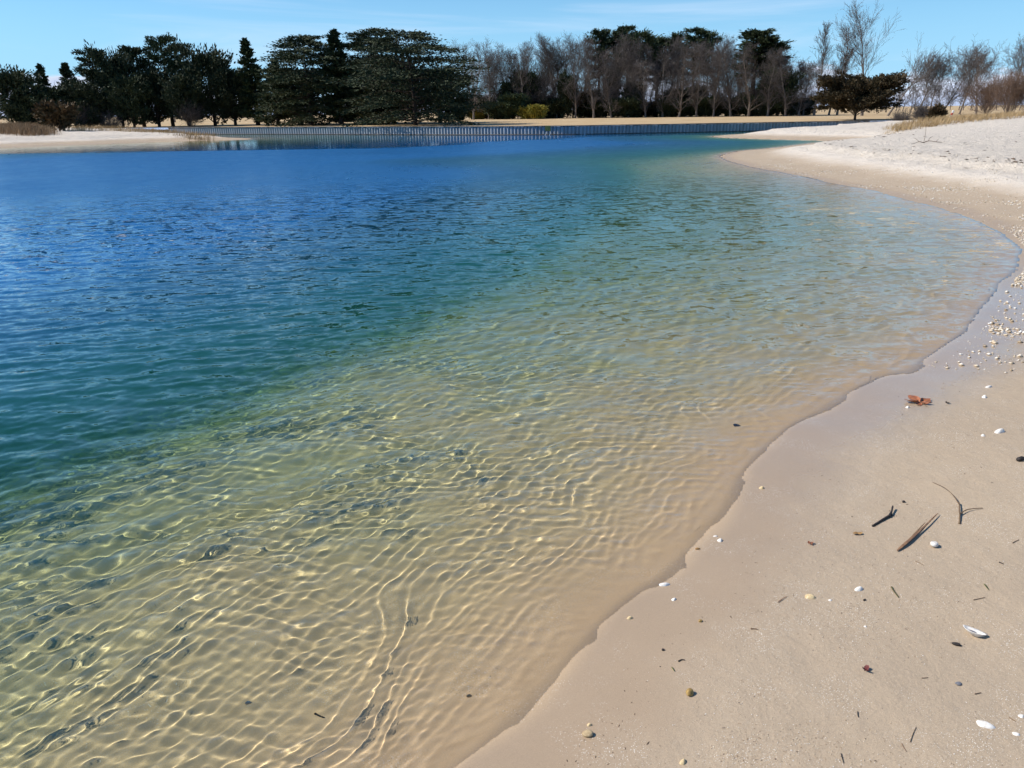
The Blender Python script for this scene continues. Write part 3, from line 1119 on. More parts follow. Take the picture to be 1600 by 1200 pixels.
# ------------------------------------------------------------------ trees, left to right
ev = 'dark evergreens behind the left spit'
T = [
    ('cedar_tree', 'juniper', 14, 118, 104, 66, 'round dark evergreen at the far left edge above the beach grass', ev),
    ('spruce_tree', 'spire', 60, 126, 101, 34, 'slim pointed evergreen, second from the left', ev),
    ('spruce_tree', 'spire', 102, 124, 100, 42, 'conical dark evergreen standing apart above the lower trees at left', ev),
    ('pine_tree', 'pine', 141, 120, 81, 46, 'ragged dark pine just right of the conical evergreen', ev),
    ('cedar_tree', 'juniper', 172, 119, 76, 56, 'dense broad evergreen behind the middle of the left spit', ev),
    ('pine_tree', 'pine', 206, 121, 77, 46, 'open-topped pine left of the tallest left-hand pine', ev),
    ('pine_tree', 'pine', 250, 121, 61, 48, 'tallest pine of the left group with clumped flat tufts at its top', ev),
    ('pine_tree', 'pine', 277, 123, 72, 38, 'narrow pine close behind the tallest left-hand pine', ev),
    ('cedar_tree', 'juniper', 320, 116, 72, 76, 'broad dense evergreen above the sandy tip of the left spit', ev),
    ('cedar_tree', 'juniper', 234, 118, 100, 56, 'low dark evergreen filling in below the tallest left-hand pine', ev),
    ('cedar_tree', 'juniper', 356, 114, 98, 56, 'low dark evergreen between the broad one and the thin spire', ev),
    ('spruce_tree', 'spire', 388, 113, 62, 54, 'evergreen with a thin spire top left of the flat-tiered cedars', ev),
    ('cedar_tree', 'juniper', 42, 117, 138, 56, 'low dark evergreen under the slim pointed one', ev),
    ('cedar_tree', 'juniper', 84, 119, 128, 52, 'low dark evergreen behind the russet bush on the left spit', ev),
    ('cedar_tree', 'juniper', 126, 117, 124, 52, 'low dark evergreen under the ragged pine', ev),
    ('cedar_tree', 'juniper', 196, 116, 112, 50, 'low dark evergreen under the open-topped pine', ev),
    ('cedar_tree', 'juniper', 284, 114, 108, 54, 'low dark evergreen in front of the narrow pine', ev),
    ('spreading_cedar_tree', 'lebanon', 474, 104, 56, 130, 'flat-tiered dark cedar whose thick trunk rises behind the wall', 'flat-tiered cedars on the lawn'),
    ('spruce_tree', 'spire', 424, 108, 96, 60, 'dark evergreen tucked under the left side of the flat-tiered cedar', ev),
    ('cedar_tree', 'juniper', 560, 112, 92, 74, 'low dark evergreen behind the gap between the tiered cedars', ev),
    ('cedar_tree', 'juniper', 610, 106, 84, 90, 'low dark evergreen behind the left half of the largest cedar', ev),
    ('cedar_tree', 'juniper', 684, 104, 96, 92, 'low dark evergreen behind the right half of the largest cedar', ev),
    ('cedar_tree', 'juniper', 462, 112, 96, 84, 'low dark evergreen behind the left-hand tiered cedar', ev),
    ('spruce_tree', 'spire', 522, 102, 49, 64, 'dark pointed evergreen between the two flat-tiered cedars', ev),
    ('spreading_cedar_tree', 'lebanon', 578, 102, 47, 118, 'flat-topped cedar standing behind the largest cedar', 'flat-tiered cedars on the lawn'),
    ('spreading_cedar_tree', 'lebanon', 642, 92, 50, 208, 'largest cedar with drooping flat tiers overhanging the sheet-pile wall', 'flat-tiered cedars on the lawn'),
]
for i, (nm, kd, px, di, tp, wd, lb, gr) in enumerate(T):
    kw = {}
    if kd == 'lebanon': kw = dict(density=1.15)
    elif lb.startswith('low dark'): kw = dict(key='low%d' % (i % 3))
    else: kw = dict(key='row%d' % (i % 2))
    tree(nm, kd, px, di, tp, wd, lb, gr, 100 + i, **kw)

tree('bronze_juniper_shrub', 'juniper', 86, 97, 166, 44, 'russet-brown round juniper bush on the sand of the left spit', None, 301, mat=M_brown_juniper, density=0.8)
tree('round_shrub', 'juniper', 716, 128, 171, 15, 'small round dark green shrub right of the largest cedar', None, 302)
tree('golden_conifer_shrub', 'juniper', 746, 142, 168.5, 19, 'small golden-green conical conifer on the lawn near the russet hedge', 'golden conifers on the lawn', 303, mat=M_gold)
tree('golden_conifer_shrub', 'juniper', 824, 134, 169.5, 17, 'smaller left-hand golden-green conifer of the pair before the wood', 'golden conifers on the lawn', 304, mat=M_gold)
tree('golden_conifer_shrub', 'juniper', 839, 133, 167.0, 24, 'larger right-hand golden-green conifer of the pair before the wood', 'golden conifers on the lawn', 305, mat=M_gold)
tree('pine_tree', 'spread', 800, 136, 148, 40, 'small dark spreading evergreen with a bare stem on the lawn', None, 306, mat=M_pine)
tree('round_shrub', 'juniper', 786, 142, 172, 18, 'small round dark shrub right of the russet hedge', None, 307)
tree('round_shrub', 'juniper', 533, 128, 174, 22, 'olive shrub seen under the branches between the tiered cedars', None, 308, mat=M_cedar)
tree('spreading_juniper_tree', 'spread', 1344, 97, 121.5, 122, 'broad low bronze-green juniper with a thick trunk behind the wall', None, 309, mat=M_bronze_dark, density=2.2)
tree('bronze_juniper_shrub', 'juniper', 1466, 80, 168.5, 11, 'small russet upright juniper beside the leaning white post', None, 310, mat=M_brown_juniper, density=0.6)

# clipped russet hedge behind the golden conifer
g = np.random.default_rng(55)
hc = at_dist(770, 184, 152)
hz = lawn_z(hc.x, hc.y)
hedge = empty('russet_hedge', (hc.x, hc.y, hz))
tag(hedge, 'clipped russet hedge behind the small golden-green conifer', 'hedge')
n = 5200
C = np.column_stack([g.uniform(-2.1, 2.1, n), g.uniform(-0.5, 0.5, n), g.uniform(0.03, 1.3, n)])
link('foliage', mesh_from('hedge_foliage', *sprays(C, g.normal(0, 1, (n, 3)), 0.16, 0.07, g)), M_red, hedge)
st = np.column_stack([g.uniform(-2, 2, 60), g.uniform(-0.3, 0.3, 60), np.zeros(60), np.full(60, 0.02)])
st2 = st.copy(); st2[:, 2] = 0.9; st2[:, 0] += g.normal(0, 0.15, 60); st2[:, 3] = 0.01
link('stem', mesh_from('hedge_stems', *tubes(np.column_stack([st, st2]), 3)), M_dark_bark, hedge)

# the wood behind the lawn
ordn = 'first second third fourth fifth sixth seventh eighth ninth tenth eleventh twelfth thirteenth fourteenth fifteenth sixteenth seventeenth eighteenth nineteenth twentieth'.split()
front = [(737, 136, 78, 54), (762, 140, 92, 46), (792, 142, 88, 48), (820, 139, 90, 52), (848, 140, 76, 58), (874, 142, 72, 56), (900, 138, 84, 54),
         (930, 136, 72, 60), (958, 136, 92, 52), (985, 137, 96, 56), (1012, 136, 102, 52), (1040, 137, 88, 58), (1066, 136, 84, 60), (1094, 136, 86, 56),
         (1122, 137, 80, 58), (1150, 136, 78, 60), (1178, 134, 82, 62), (1208, 134, 84, 60), (1236, 133, 92, 56), (1256, 136, 106, 50)]
for i, (px, di, tp, wd) in enumerate(front):
    tree('bare_tree', 'bare', px, di, tp, wd, '%s bare tree from the left along the front edge of the wood' % ordn[i], 'bare trees along the front of the wood', 400 + i, key='wood%d' % (i % 7), fork=0.10, gnarl=0.26, kid=1.5)
g = random.Random(9)
for i in range(46):
    px = 738 + i * 11.4 + g.uniform(-6, 6)
    sky_y = np.interp(px, [730, 790, 860, 930, 1120, 1200, 1260], [80, 90, 70, 70, 76, 80, 104])
    tree('bare_tree', 'bare', px, 140 + g.uniform(0, 12), sky_y + g.uniform(-3, 14), 52 + g.uniform(-8, 10),
         'bare tree inside the wood, behind its front row', 'bare trees inside the wood', 500 + i, key='wood%d' % (i % 7))
for i, (px, di, tp, wd, lb) in enumerate([
        (938, 150, 49, 30, 'leftmost pine top showing above the bare wood'),
        (962, 152, 52, 36, 'second pine from the left above the bare wood'),
        (983, 149, 43, 36, 'tall pointed pine above the middle of the bare wood'),
        (1006, 146, 54, 62, 'big full dark green pine in the middle of the wood'),
        (1030, 148, 62, 36, 'pine at the right shoulder of the big full pine'),
        (1054, 151, 55, 30, 'lone narrow pine right of the gap in the wood skyline'),
        (1088, 150, 47, 36, 'tall pine in the right-hand part of the wood skyline'),
        (1110, 150, 54, 34, 'pine just right of the tall right-hand pine'),
        (1184, 140, 50, 52, 'bushy pine near the right end of the wood'),
        (1210, 142, 62, 46, 'low pine at the right end of the wood, below the bushy one')]):
    tree('pine_tree', 'tallpine', px, di, tp, wd, lb, 'pines rising above the bare wood', 600 + i, density=1.1, key='top%d' % (i % 4))
for i in range(32):  # shrubs added to darken the foot of the wood, where shade falls
    px = 742 + i * 16.5 + g.uniform(-6, 6)
    tree('shade_fill_shrub', 'juniper', px, 139 + g.uniform(-2, 8), (142 if i % 2 else 162) + (g.uniform(-26, 24) if i % 2 else g.uniform(-8, 8)), 36 + g.uniform(-14, 16),
         'dark evergreen shrub added to fill the shade under the bare wood', 'dark shrubs added for the shade of the wood', 640 + i, key='under%d' % (i % 4))

# bare trees on the right
rt = [(1286, 136, 54, 46, 'slender bare tree left of the broad juniper, first of the open row', dict(fork=0.25, gnarl=0.16, spread=0.7)),
      (1322, 139, 60, 44, 'bare tree directly behind the left half of the broad juniper', dict(fork=0.35, gnarl=0.2, spread=0.8)),
      (1306, 142, 84, 34, 'thin short bare tree between the two behind the broad juniper', dict(fork=0.3, gnarl=0.2, spread=0.7)),
      (1366, 130, 34, 84, 'tallest bare tree with upswept branches behind the broad juniper', dict(fork=0.28, gnarl=0.16, spread=0.82, twigs=1.0)),
      (1400, 126, 84, 66, 'bare tree leaning far right just right of the broad juniper', dict(fork=0.35, gnarl=0.2, lean=(0.55, 0), spread=0.8)),
      (1443, 130, 102, 60, 'small windswept bare tree with a pale trunk left of the russet juniper', dict(fork=0.25, gnarl=0.22, lean=(0.32, 0))),
      (1484, 132, 98, 68, 'windswept bare tree behind the leaning white post', dict(fork=0.2, gnarl=0.22, lean=(0.28, 0))),
      (1512, 140, 100, 50, 'slim bare tree right of the leaning white post', dict(fork=0.3, gnarl=0.22, lean=(0.15, 0))),
      (1541, 128, 90, 64, 'bare tree with a pale trunk rising from the russet thicket', dict(fork=0.35, gnarl=0.2)),
      (1590, 130, 86, 56, 'bare tree at the right edge of the view', dict(fork=0.3, gnarl=0.2)),
      (1262, 144, 112, 50, 'low bare tree in the gap at the right end of the wood', dict(fork=0.15, gnarl=0.25)),
      (1462, 158, 112, 50, 'distant bare tree behind the small russet juniper', dict(fork=0.25, gnarl=0.22))]
for i, (px, di, tp, wd, lb, kw) in enumerate(rt):
    tree('bare_tree', 'bare', px, di, tp, wd, lb, 'open row of bare trees on the right', 700 + i, rz=0.0, rmin=0.011, kid=1.3, **kw)
for i, (px, di, tp, wd, lb) in enumerate([
        (1548, 112, 136, 52, 'left-hand russet bare thicket above the dune grass'),
        (1584, 108, 130, 56, 'right-hand russet bare thicket above the dune grass at the frame edge'),
        (1625, 108, 126, 56, 'russet bare thicket cut off by the right frame edge')]):
    tree('bare_thicket', 'bare', px, di, tp, wd, lb, 'russet thickets behind the dune', 740 + i, mat=M_red_twig, stems=11, fork=0.0, gnarl=0.3, spread=0.8, levels=4, kid=1.2)
for i, (px, di, tp, wd, lb) in enumerate([
        (1410, 93, 181, 34, 'low dark scrub at the right end of the sheet-pile wall'),
        (1440, 86, 183, 30, 'low dark scrub between the wall end and the russet juniper')]):
    tree('low_scrub', 'bare', px, di, tp, wd, lb, 'low scrub at the wall end', 750 + i, stems=12, fork=0.0, gnarl=0.35, levels=4, kid=1.0)
for i, (px, di, tp, wd, lb) in enumerate([
        (128, 116, 176, 40, 'grey leafless shrub right of the russet bush on the left spit'),
        (170, 116, 178, 36, 'second grey leafless shrub right of the russet bush on the left spit'),
        (300, 112, 180, 40, 'grey leafless shrub under the broad evergreen by the wall')]):
    tree('leafless_shrub', 'bare', px, di, tp, wd, lb, 'grey leafless shrubs behind the left spit', 760 + i, stems=8, fork=0.0, gnarl=0.3, levels=4, kid=1.0)

# far woods that read as one mass
def far_mass(name, label, px0, px1, d0, d1, tops, count, seed, mat, variants):
    g = np.random.default_rng(seed)
    parts = []
    base = [join([a, b]) for a, b in (bare_tree(10, 7, seed + k, fork=0.05, gnarl=0.28, levels=4, limbs=1.5, kid=1.0, rmin=0.035) for k in range(variants))]
    for i in range(count):
        px = px0 + (px1 - px0) * (i + g.random()) / count
        d = g.uniform(d0, d1)
        p = at_dist(px, np.interp(px, *tops) + g.uniform(-4, 8), d)
        s_ = max(p.z - 0.8, 1.0) / 10.0
        V, F = base[i % variants]
        a = g.uniform(0, 6.28)
        ca, sa = math.cos(a) * s_ * 1.2, math.sin(a) * s_ * 1.2
        parts.append((np.column_stack([V[:, 0] * ca - V[:, 1] * sa + p.x, V[:, 0] * sa + V[:, 1] * ca + p.y, V[:, 2] * s_ + 0.8]), F))
    o = link(name, mesh_from(name, *join(parts)), mat)
    tag(o, label, 'wood', None, 'stuff')


far_mass('distant_wood', 'distant grey-brown leafless wood along the horizon on the right', 1200, 1720, 200, 280, ([1200, 1380, 1500, 1720], [146, 142, 138, 134]), 58, 31, M_twig, 3)
far_mass('distant_wood', 'leafless trees massed deep inside the wood and behind the evergreens', -80, 1260, 158, 178, ([-80, 700, 790, 860, 930, 1120, 1200, 1260], [140, 120, 104, 92, 92, 96, 100, 118]), 14, 32, M_twig, 3)

# leaning white post with a red band
pp = at_dist(1484, 183, 80)
pz = ground_z(pp.x, pp.y)
PH = at_dist(1490, 171.5, 80).z - pz
post = empty('marker_post', (pp.x, pp.y, pz - 0.02))
post.rotation_euler = (0, 0.28, 0)
tag(post, 'leaning white marker post with a red band near the small russet juniper', 'post')
V, F = polyline_tube([(0, 0, 0), (0, 0, PH - 0.1)], 0.075, 0.075, 10)
link('shaft', mesh_from('post_shaft', V, F), M_white, post)
V, F = polyline_tube([(0, 0, PH - 0.42), (0, 0, PH - 0.22)], 0.080, 0.080, 10)
link('band', mesh_from('post_band', V, F), M_redp, post)
V, F = polyline_tube([(0, 0, PH - 0.11), (0, 0, PH - 0.03), (0, 0, PH)], 0.11, 0.05, 10)
link('head', mesh_from('post_head', V, F), M_white, post)


# dune grass
def grass_patch(name, label, pts, hmin, hmax, wid, seed, mat, lean=(0.25, 0.0)):
    g = np.random.default_rng(seed)
    n = len(pts)
    z, _ = terrain(pts)
    h = g.uniform(hmin, hmax, n)
    ln = np.column_stack([g.normal(lean[0], 0.28, n), g.normal(lean[1], 0.28, n)]) * h[:, None]
    a = g.uniform(0, math.pi, n)
    sx, sy = np.cos(a) * wid, np.sin(a) * wid
    b = np.column_stack([pts, z - 0.02])
    m = b + np.column_stack([ln * 0.35, h * 0.6])
    t_ = b + np.column_stack([ln, h * 0.97])
    off = np.column_stack([sx, sy, np.zeros(n)])
    V = np.stack([b - off, b + off, m + off * 0.8, m - off * 0.8, t_ + off * 0.15, t_ - off * 0.15], 1).reshape(-1, 3)
    i = np.arange(n)[:, None] * 6
    F = np.vstack([i + np.array([[0, 1, 2, 3]]), i + np.array([[3, 2, 4, 5]])])
    o = link(name, mesh_from(name, V, F), mat)
    tag(o, label, 'grass', None, 'stuff')


M_grass = foliage_mat('dry_dune_grass', (0.42, 0.30, 0.155), (0.27, 0.185, 0.09), 1.0)
M_marsh = foliage_mat('dry_marsh_grass', (0.30, 0.20, 0.11), (0.17, 0.11, 0.06), 0.8)
g = np.random.default_rng(71)


def px_area(poly, n, z):
    poly = np.array(poly, float)
    lo, hi = poly.min(0), poly.max(0)
    out = np.zeros((0, 2))
    while len(out) < n:
        q = g.uniform(lo, hi, (n * 3, 2))
        out = np.vstack([out, q[inside(q, poly)]])
    return on_z(out[:n], z)


clump = lambda P, k, r: (P[g.integers(0, len(P), k)] + g.normal(0, r, (k, 2)))
P1 = px_area([(1395, 199), (1450, 196.5), (1500, 195), (1600, 193.5), (1700, 193), (1700, 187), (1560, 187.5), (1480, 190.5), (1440, 193), (1395, 196)], 900, 0.85)
grass_patch('dune_grass', 'tall pale dry grass on the dune at right below the russet thicket', clump(P1, 13000, 0.35), 0.12, 0.48, 0.011, 72, M_grass, (0.35, 0))
P2 = px_area([(-90, 218), (0, 217.5), (55, 218), (78, 217), (66, 212), (40, 208), (0, 206.5), (-90, 206)], 700, 0.35)
grass_patch('marsh_grass', 'dense brown marsh grass at the left end of the left spit', clump(P2, 16000, 0.5), 0.35, 0.85, 0.016, 73, M_marsh, (0.1, 0))
P3 = px_area([(108, 206.5), (180, 205), (330, 206.5), (332, 204), (180, 202.5), (110, 203.5)], 260, 0.75)
grass_patch('dune_grass', 'thin line of dry grass along the crest of the left spit', clump(P3, 3500, 0.35), 0.15, 0.5, 0.012, 74, M_grass)
# ------------------------------------------------------------------ small things on the near sand
def on_ground(px, py):
    z = 0.05
    for _ in range(6):
        q = on_z([(px, py)], z)[0]
        z = ground_z(q[0], q[1])
    return Vector((q[0], q[1], z))


def px_size(p):
    """metres per photo pixel at a point"""
    v = np.array([p.x, p.y, p.z - CAM_H]) @ cam_np
    return -v[2] / 1200.0


def shell_mesh(L, Wd, H, seed, ribs=14, rough=0.08, hollow=False):
    """a cupped valve with inside and outside surfaces, lying cup down (or cup up)"""
    g = np.random.default_rng(seed)
    nr, na = 7, 28
    V = []
    ph = g.uniform(0, 6.28, 4)
    for side in (0, 1):
        for i in range(nr):
            f = i / (nr - 1)
            for a in range(na):
                th = 2 * math.pi * a / na
                ir = 1 + rough * (math.sin(2 * th + ph[0]) + 0.7 * math.sin(3 * th + ph[1]) + 0.4 * math.sin(5 * th + ph[2]))
                taper = 1 - 0.22 * math.cos(th)
                x = math.cos(th) * f * L / 2 * ir + (1 - f) * L * 0.16
                y = math.sin(th) * f * Wd / 2 * ir * taper
                h = H * (1 - f ** 2.2) * (1 - 0.12 * side) - side * H * 0.06 + 0.03 * H * math.sin(ribs * f * 2.2) * f
                V.append((x, y, h * (-1 if hollow else 1) + (H if hollow else 0)))
    F = []
    for side in (0, 1):
        o = side * nr * na
        for i in range(nr - 1):
            for a in range(na):
                b = (a + 1) % na
                q = (o + i * na + a, o + (i + 1) * na + a, o + (i + 1) * na + b, o + i * na + b)
                F.append(q if side == 0 else q[::-1])
    e = (nr - 1) * na
    for a in range(na):
        b = (a + 1) % na
        F.append((e + a, nr * na + e + a, nr * na + e + b, e + b))
    me = mesh_from('shell', V, F)
    shade_smooth(me)
    return me


def lump_mesh(L, Wd, H, seed, rough=0.16, sub=2):
    import bmesh
    bm = bmesh.new()
    bmesh.ops.create_icosphere(bm, subdivisions=sub + 1, radius=1.0)
    g = np.random.default_rng(seed)
    k = g.normal(0, 2.0, (5, 3))
    p = g.uniform(0, 6.28, 5)
    for v in bm.verts:
        c = np.array(v.co)
        f = 1 + rough * sum(math.sin(float(k[j] @ c) + p[j]) for j in range(5)) * 0.45
        v.co = (c[0] * f * L / 2, c[1] * f * Wd / 2, c[2] * f * H / 2 + H * 0.38)
    me = bpy.data.meshes.new('lump')
    bm.to_mesh(me)
    bm.free()
    shade_smooth(me)
    return me


def snail_mesh(D):
    """coiled moon-snail shell"""
    V, F = [], []
    turns, n, m = 3.0, 54, 10
    for i in range(n):
        t_ = i / (n - 1)
        a = t_ * turns * 2 * math.pi
        sc = math.exp(-1.75 * (1 - t_))
        rc, rt_ = 0.46 * sc * D, 0.47 * sc * D
        cz = D * (0.62 - 0.34 * sc) 
        for j in range(m):
            b = 2 * math.pi * j / m
            r_ = rc * 0.62 + rt_ * math.cos(b) * 0.62
            V.append((r_ * math.cos(a), r_ * math.sin(a), cz + rt_ * 0.72 * math.sin(b)))
    for i in range(n - 1):
        for j in range(m):
            k = (j + 1) % m
            F.append((i * m + j, i * m + k, (i + 1) * m + k, (i + 1) * m + j))
    me = mesh_from('snail', V, F)
    shade_smooth(me)
    return me


def stick_mesh(pts, r0, r1, seed, sides=7):
    g = np.random.default_rng(seed)
    P = smooth_line(np.asarray(pts, float), 2)
    n = len(P)
    rr = np.linspace(r0, r1, n) * g.uniform(0.85, 1.2, n)
    d = norm_rows(np.gradient(P, axis=0))
    u = norm_rows(np.cross(d, [0, 0, 1.0]) + 1e-6)
    v = np.cross(d, u)
    V, F = [], []
    for i in range(n):
        for j in range(sides):
            a = 2 * math.pi * j / sides
            V.append(P[i] + (u[i] * math.cos(a) + v[i] * math.sin(a)) * rr[i])
    for i in range(n - 1):
        for j in range(sides):
            k = (j + 1) % sides
            F.append((i * sides + j, i * sides + k, (i + 1) * sides + k, (i + 1) * sides + j))
    V += [P[0], P[-1]]
    c0, c1 = n * sides, n * sides + 1
    me = bpy.data.meshes.new('stick')
    faces = [tuple(map(int, f)) for f in F] + [(c0, (j + 1) % sides, j) for j in range(sides)] + [(c1, (n - 1) * sides + j, (n - 1) * sides + (j + 1) % sides) for j in range(sides)]
    me.from_pydata([tuple(map(float, q)) for q in V], [], faces)
    shade_smooth(me)
    return me


def blade_mesh(pts, w, seed, fold=0.35):
    """a folded grass blade, widest near a third of its length, with thickness"""
    P = smooth_line(np.asarray(pts, float), 2)
    n = len(P)
    d = norm_rows(np.gradient(P, axis=0))
    u = norm_rows(np.cross(d, [0, 0, 1.0]))
    V, F = [], []
    for i in range(n):
        f = i / (n - 1)
        ww = w * min(1, 0.35 + 2.2 * f) * (1 - f) ** 0.6 + 0.0006
        for q, (a, z) in enumerate(((-1, fold), (0, 0), (1, fold), (0, 0.18))):
            V.append(P[i] + u[i] * a * ww / 2 + np.array([0, 0, z * ww]))
    for i in range(n - 1):
        for j in range(4):
            k = (j + 1) % 4
            F.append((4 * i + j, 4 * i + k, 4 * i + 4 + k, 4 * i + 4 + j))
    me = mesh_from('blade', V, F)
    shade_smooth(me)
    return me


def leaf_mesh(L, seed, lobes=5, curl=0.25):
    """lobed dry leaf, curled at its rim"""
    g = np.random.default_rng(seed)
    na, nr = 60, 7
    V = []
    for i in range(nr):
        f = i / (nr - 1)
        for a in range(na):
            th = -math.pi + 2 * math.pi * a / na
            if lobes > 1:
                rad_ = 0.26 + 0.74 * abs(math.cos(th * lobes / 2.0)) ** 0.9
                rad_ *= (0.78 + 0.22 * math.cos(th)) + 0.07 * math.sin(th * 15)
            else:
                rad_ = 1.0 / math.sqrt(math.cos(th) ** 2 + (2.2 * math.sin(th)) ** 2)
            x, y = math.cos(th) * rad_ * f * L / 2, math.sin(th) * rad_ * f * L / 2
            z = curl * L * (f ** 2) * (0.35 + 0.4 * math.sin(3 * th + seed) + 0.3 * abs(math.sin(th))) - 0.03 * L * abs(math.sin(lobes * th))
            V.append((x, y, max(z, -0.004) + 0.006))
    F = []
    for i in range(nr - 1):
        for a in range(na):
            b = (a + 1) % na
            F.append((i * na + a, (i + 1) * na + a, (i + 1) * na + b, i * na + b))
    me = mesh_from('leaf', V, F)
    shade_smooth(me)
    return me


M_shell = plain('white_shell', (0.80, 0.77, 0.72), (0.60, 0.55, 0.48), 60.0, 0.45, 0.3, 220.0, 0.001)
M_shell_in = plain('violet_shell_scar', (0.10, 0.085, 0.13), (0.05, 0.045, 0.07), 60.0, 0.35)
M_shell_tan = plain('tan_shell', (0.66, 0.52, 0.30), (0.48, 0.35, 0.18), 70.0, 0.5, 0.3, 220.0, 0.001)
M_pebble = plain('tan_pebble', (0.50, 0.38, 0.22), (0.33, 0.23, 0.12), 60.0, 0.7, 0.3, 150.0, 0.001)
M_ochre = plain('ochre_pebble', (0.42, 0.28, 0.09), (0.26, 0.16, 0.05), 70.0, 0.75, 0.4, 200.0, 0.001)
M_darkbit = plain('blackened_debris', (0.045, 0.034, 0.028), (0.02, 0.016, 0.014), 50.0, 0.7, 0.4, 150.0, 0.001)
M_stem = plain('dry_stem', (0.20, 0.125, 0.065), (0.11, 0.07, 0.04), 40.0, 0.7, 0.3, 160.0, 0.001)
M_reed = plain('dry_reed', (0.27, 0.155, 0.08), (0.13, 0.07, 0.04), 30.0, 0.6)
M_leaf = plain('dry_red_leaf', (0.36, 0.13, 0.055), (0.20, 0.07, 0.035), 40.0, 0.6, 0.3, 120.0, 0.001)
M_leaf_red = plain('dark_red_leaf', (0.17, 0.035, 0.025), (0.10, 0.02, 0.02), 40.0, 0.6)
M_leaf_tan = plain('tan_leaf', (0.40, 0.24, 0.09), (0.26, 0.14, 0.05), 40.0, 0.6)
M_weed = plain('olive_seaweed', (0.11, 0.10, 0.035), (0.06, 0.055, 0.02), 60.0, 0.5)
M_green = plain('green_blade', (0.16, 0.17, 0.035), (0.10, 0.11, 0.03), 60.0, 0.5)
M_grey = plain('grey_stone', (0.24, 0.23, 0.24), (0.12, 0.12, 0.13), 50.0, 0.6, 0.3, 150.0, 0.001)


def item(name, me, mat, px, py, label, cat, rz=0.0, lift=0.0, group=None, tilt=(0, 0)):
    p = on_ground(px, py)
    o = link(name, me, mat)
    o.location = (p.x, p.y, p.z + lift)
    o.rotation_euler = (tilt[0], tilt[1], rz)
    tag(o, label, cat, group)
    return o


def sized(px, py, n):
    return n * px_size(on_ground(px, py))


# maple leaf with its stalk
p = on_ground(1437, 630)
lf = empty('dry_leaf', (p.x, p.y, p.z + 0.004), R(95))
tag(lf, 'large curled red-brown dry leaf near the waterline', 'leaf')
link('blade', leaf_mesh(sized(1437, 630, 54), 3, 5, 0.085), M_leaf, lf)
link('stalk', stick_mesh([(-0.01, 0, 0.012), (-0.05, 0.008, 0.014), (-0.10, 0.004, 0.008)], 0.002, 0.0014, 5), M_stem, lf)

# valves and shell bits: px, py, length px, width px, height px, turn, material, label
for (px, py, a, b, h, rz, m, lb) in [
        (1562, 675, 17, 11, 6, 10, M_shell, 'white oval shell with a long shadow near the right edge, below the red leaf'),
        (1538, 621, 9, 7, 4, 40, M_shell, 'small white shell right of the curled red leaf'),
        (1545, 605, 11, 6, 3, 10, M_shell, 'flat white shell fragment farthest up the beach, upper right of the red leaf'),
        (1536, 681, 7, 6, 3, 70, M_shell, 'tiny white shell just left of the white oval shell'),
        (1418, 637, 6, 5, 3, 20, M_shell, 'tiny white shell at the left foot of the curled red leaf'),
        (1038, 914, 18, 9, 4, 5, M_shell, 'slim white shell at the edge of the wet sand'),
        (1053, 937, 10, 6, 3, 25, M_shell, 'small white shell just below the slim white one at the wet edge'),
        (1342, 921, 15, 10, 5, 15, M_shell, 'white shell right of the yellowish shell fragment'),
        (1266, 933, 18, 13, 5, -30, M_shell_tan, 'yellowish broken shell in the middle of the sand'),
        (1190, 763, 8, 7, 4, 0, M_shell_tan, 'pale shell alone on the sand near the bend of the waterline'),
        (1125, 845, 9, 8, 4, 30, M_shell, 'larger of two pale shells close together near the waterline'),
        (1118, 838, 7, 4, 2, 0, M_shell, 'smaller of two pale shells close together near the waterline'),
        (1540, 1133, 26, 17, 5, -25, M_shell, 'chalky broken oyster shell low at the right'),
        (1588, 1147, 12, 9, 3, -40, M_shell, 'small white shell chip at the lower right edge'),
        (1596, 1119, 10, 8, 3, 0, M_shell, 'white shell chip cut by the right frame edge'),
        (1067, 1191, 14, 9, 5, 45, M_shell_tan, 'pale tan shell at the bottom edge of the view'),
        (1297, 938, 6, 5, 2, 0, M_shell, 'tiny white shell chip right of the yellowish broken shell'),
        (1352, 979, 5, 4, 2, 0, M_shell, 'tiny white chip above the red leaf scrap'),
        (921, 1133, 8, 7, 4, 0, M_shell_tan, 'small pale chip just above the tan pebble by the water'),
        (984, 966, 9, 8, 4, 0, M_shell_tan, 'pale chip on the wet sand left of the slim white shell')]:
    item('seashell', shell_mesh(sized(px, py, a), sized(px, py, b), sized(px, py, h), px), m, px, py, lb, 'shell', R(rz), -0.001, 'shells on the near sand')

# oyster shell lying open side up with a dark scar
p = on_ground(1521, 993)
u_ = px_size(p)
oy = empty('oyster_shell', (p.x, p.y, p.z + 0.001), R(-28))
oy.rotation_euler = (R(-12), R(8), R(-28))
tag(oy, 'white oyster shell lying open with a dark violet inside', 'shell')
link('valve', shell_mesh(30 * u_, 22 * u_, 8 * u_, 12, 20, 0.12, hollow=True), M_shell, oy)
link('muscle_scar', lump_mesh(13 * u_, 10 * u_, 2.4 * u_, 5, 0.1, 1), M_shell_in, oy).location = (-2.5 * u_, 2.5 * u_, 3.2 * u_)

item('snail_shell', snail_mesh(sized(1458, 852, 13)), M_shell, 1458, 854, 'round white snail shell right of the long reed blade', 'shell', 0.6, 0.0)

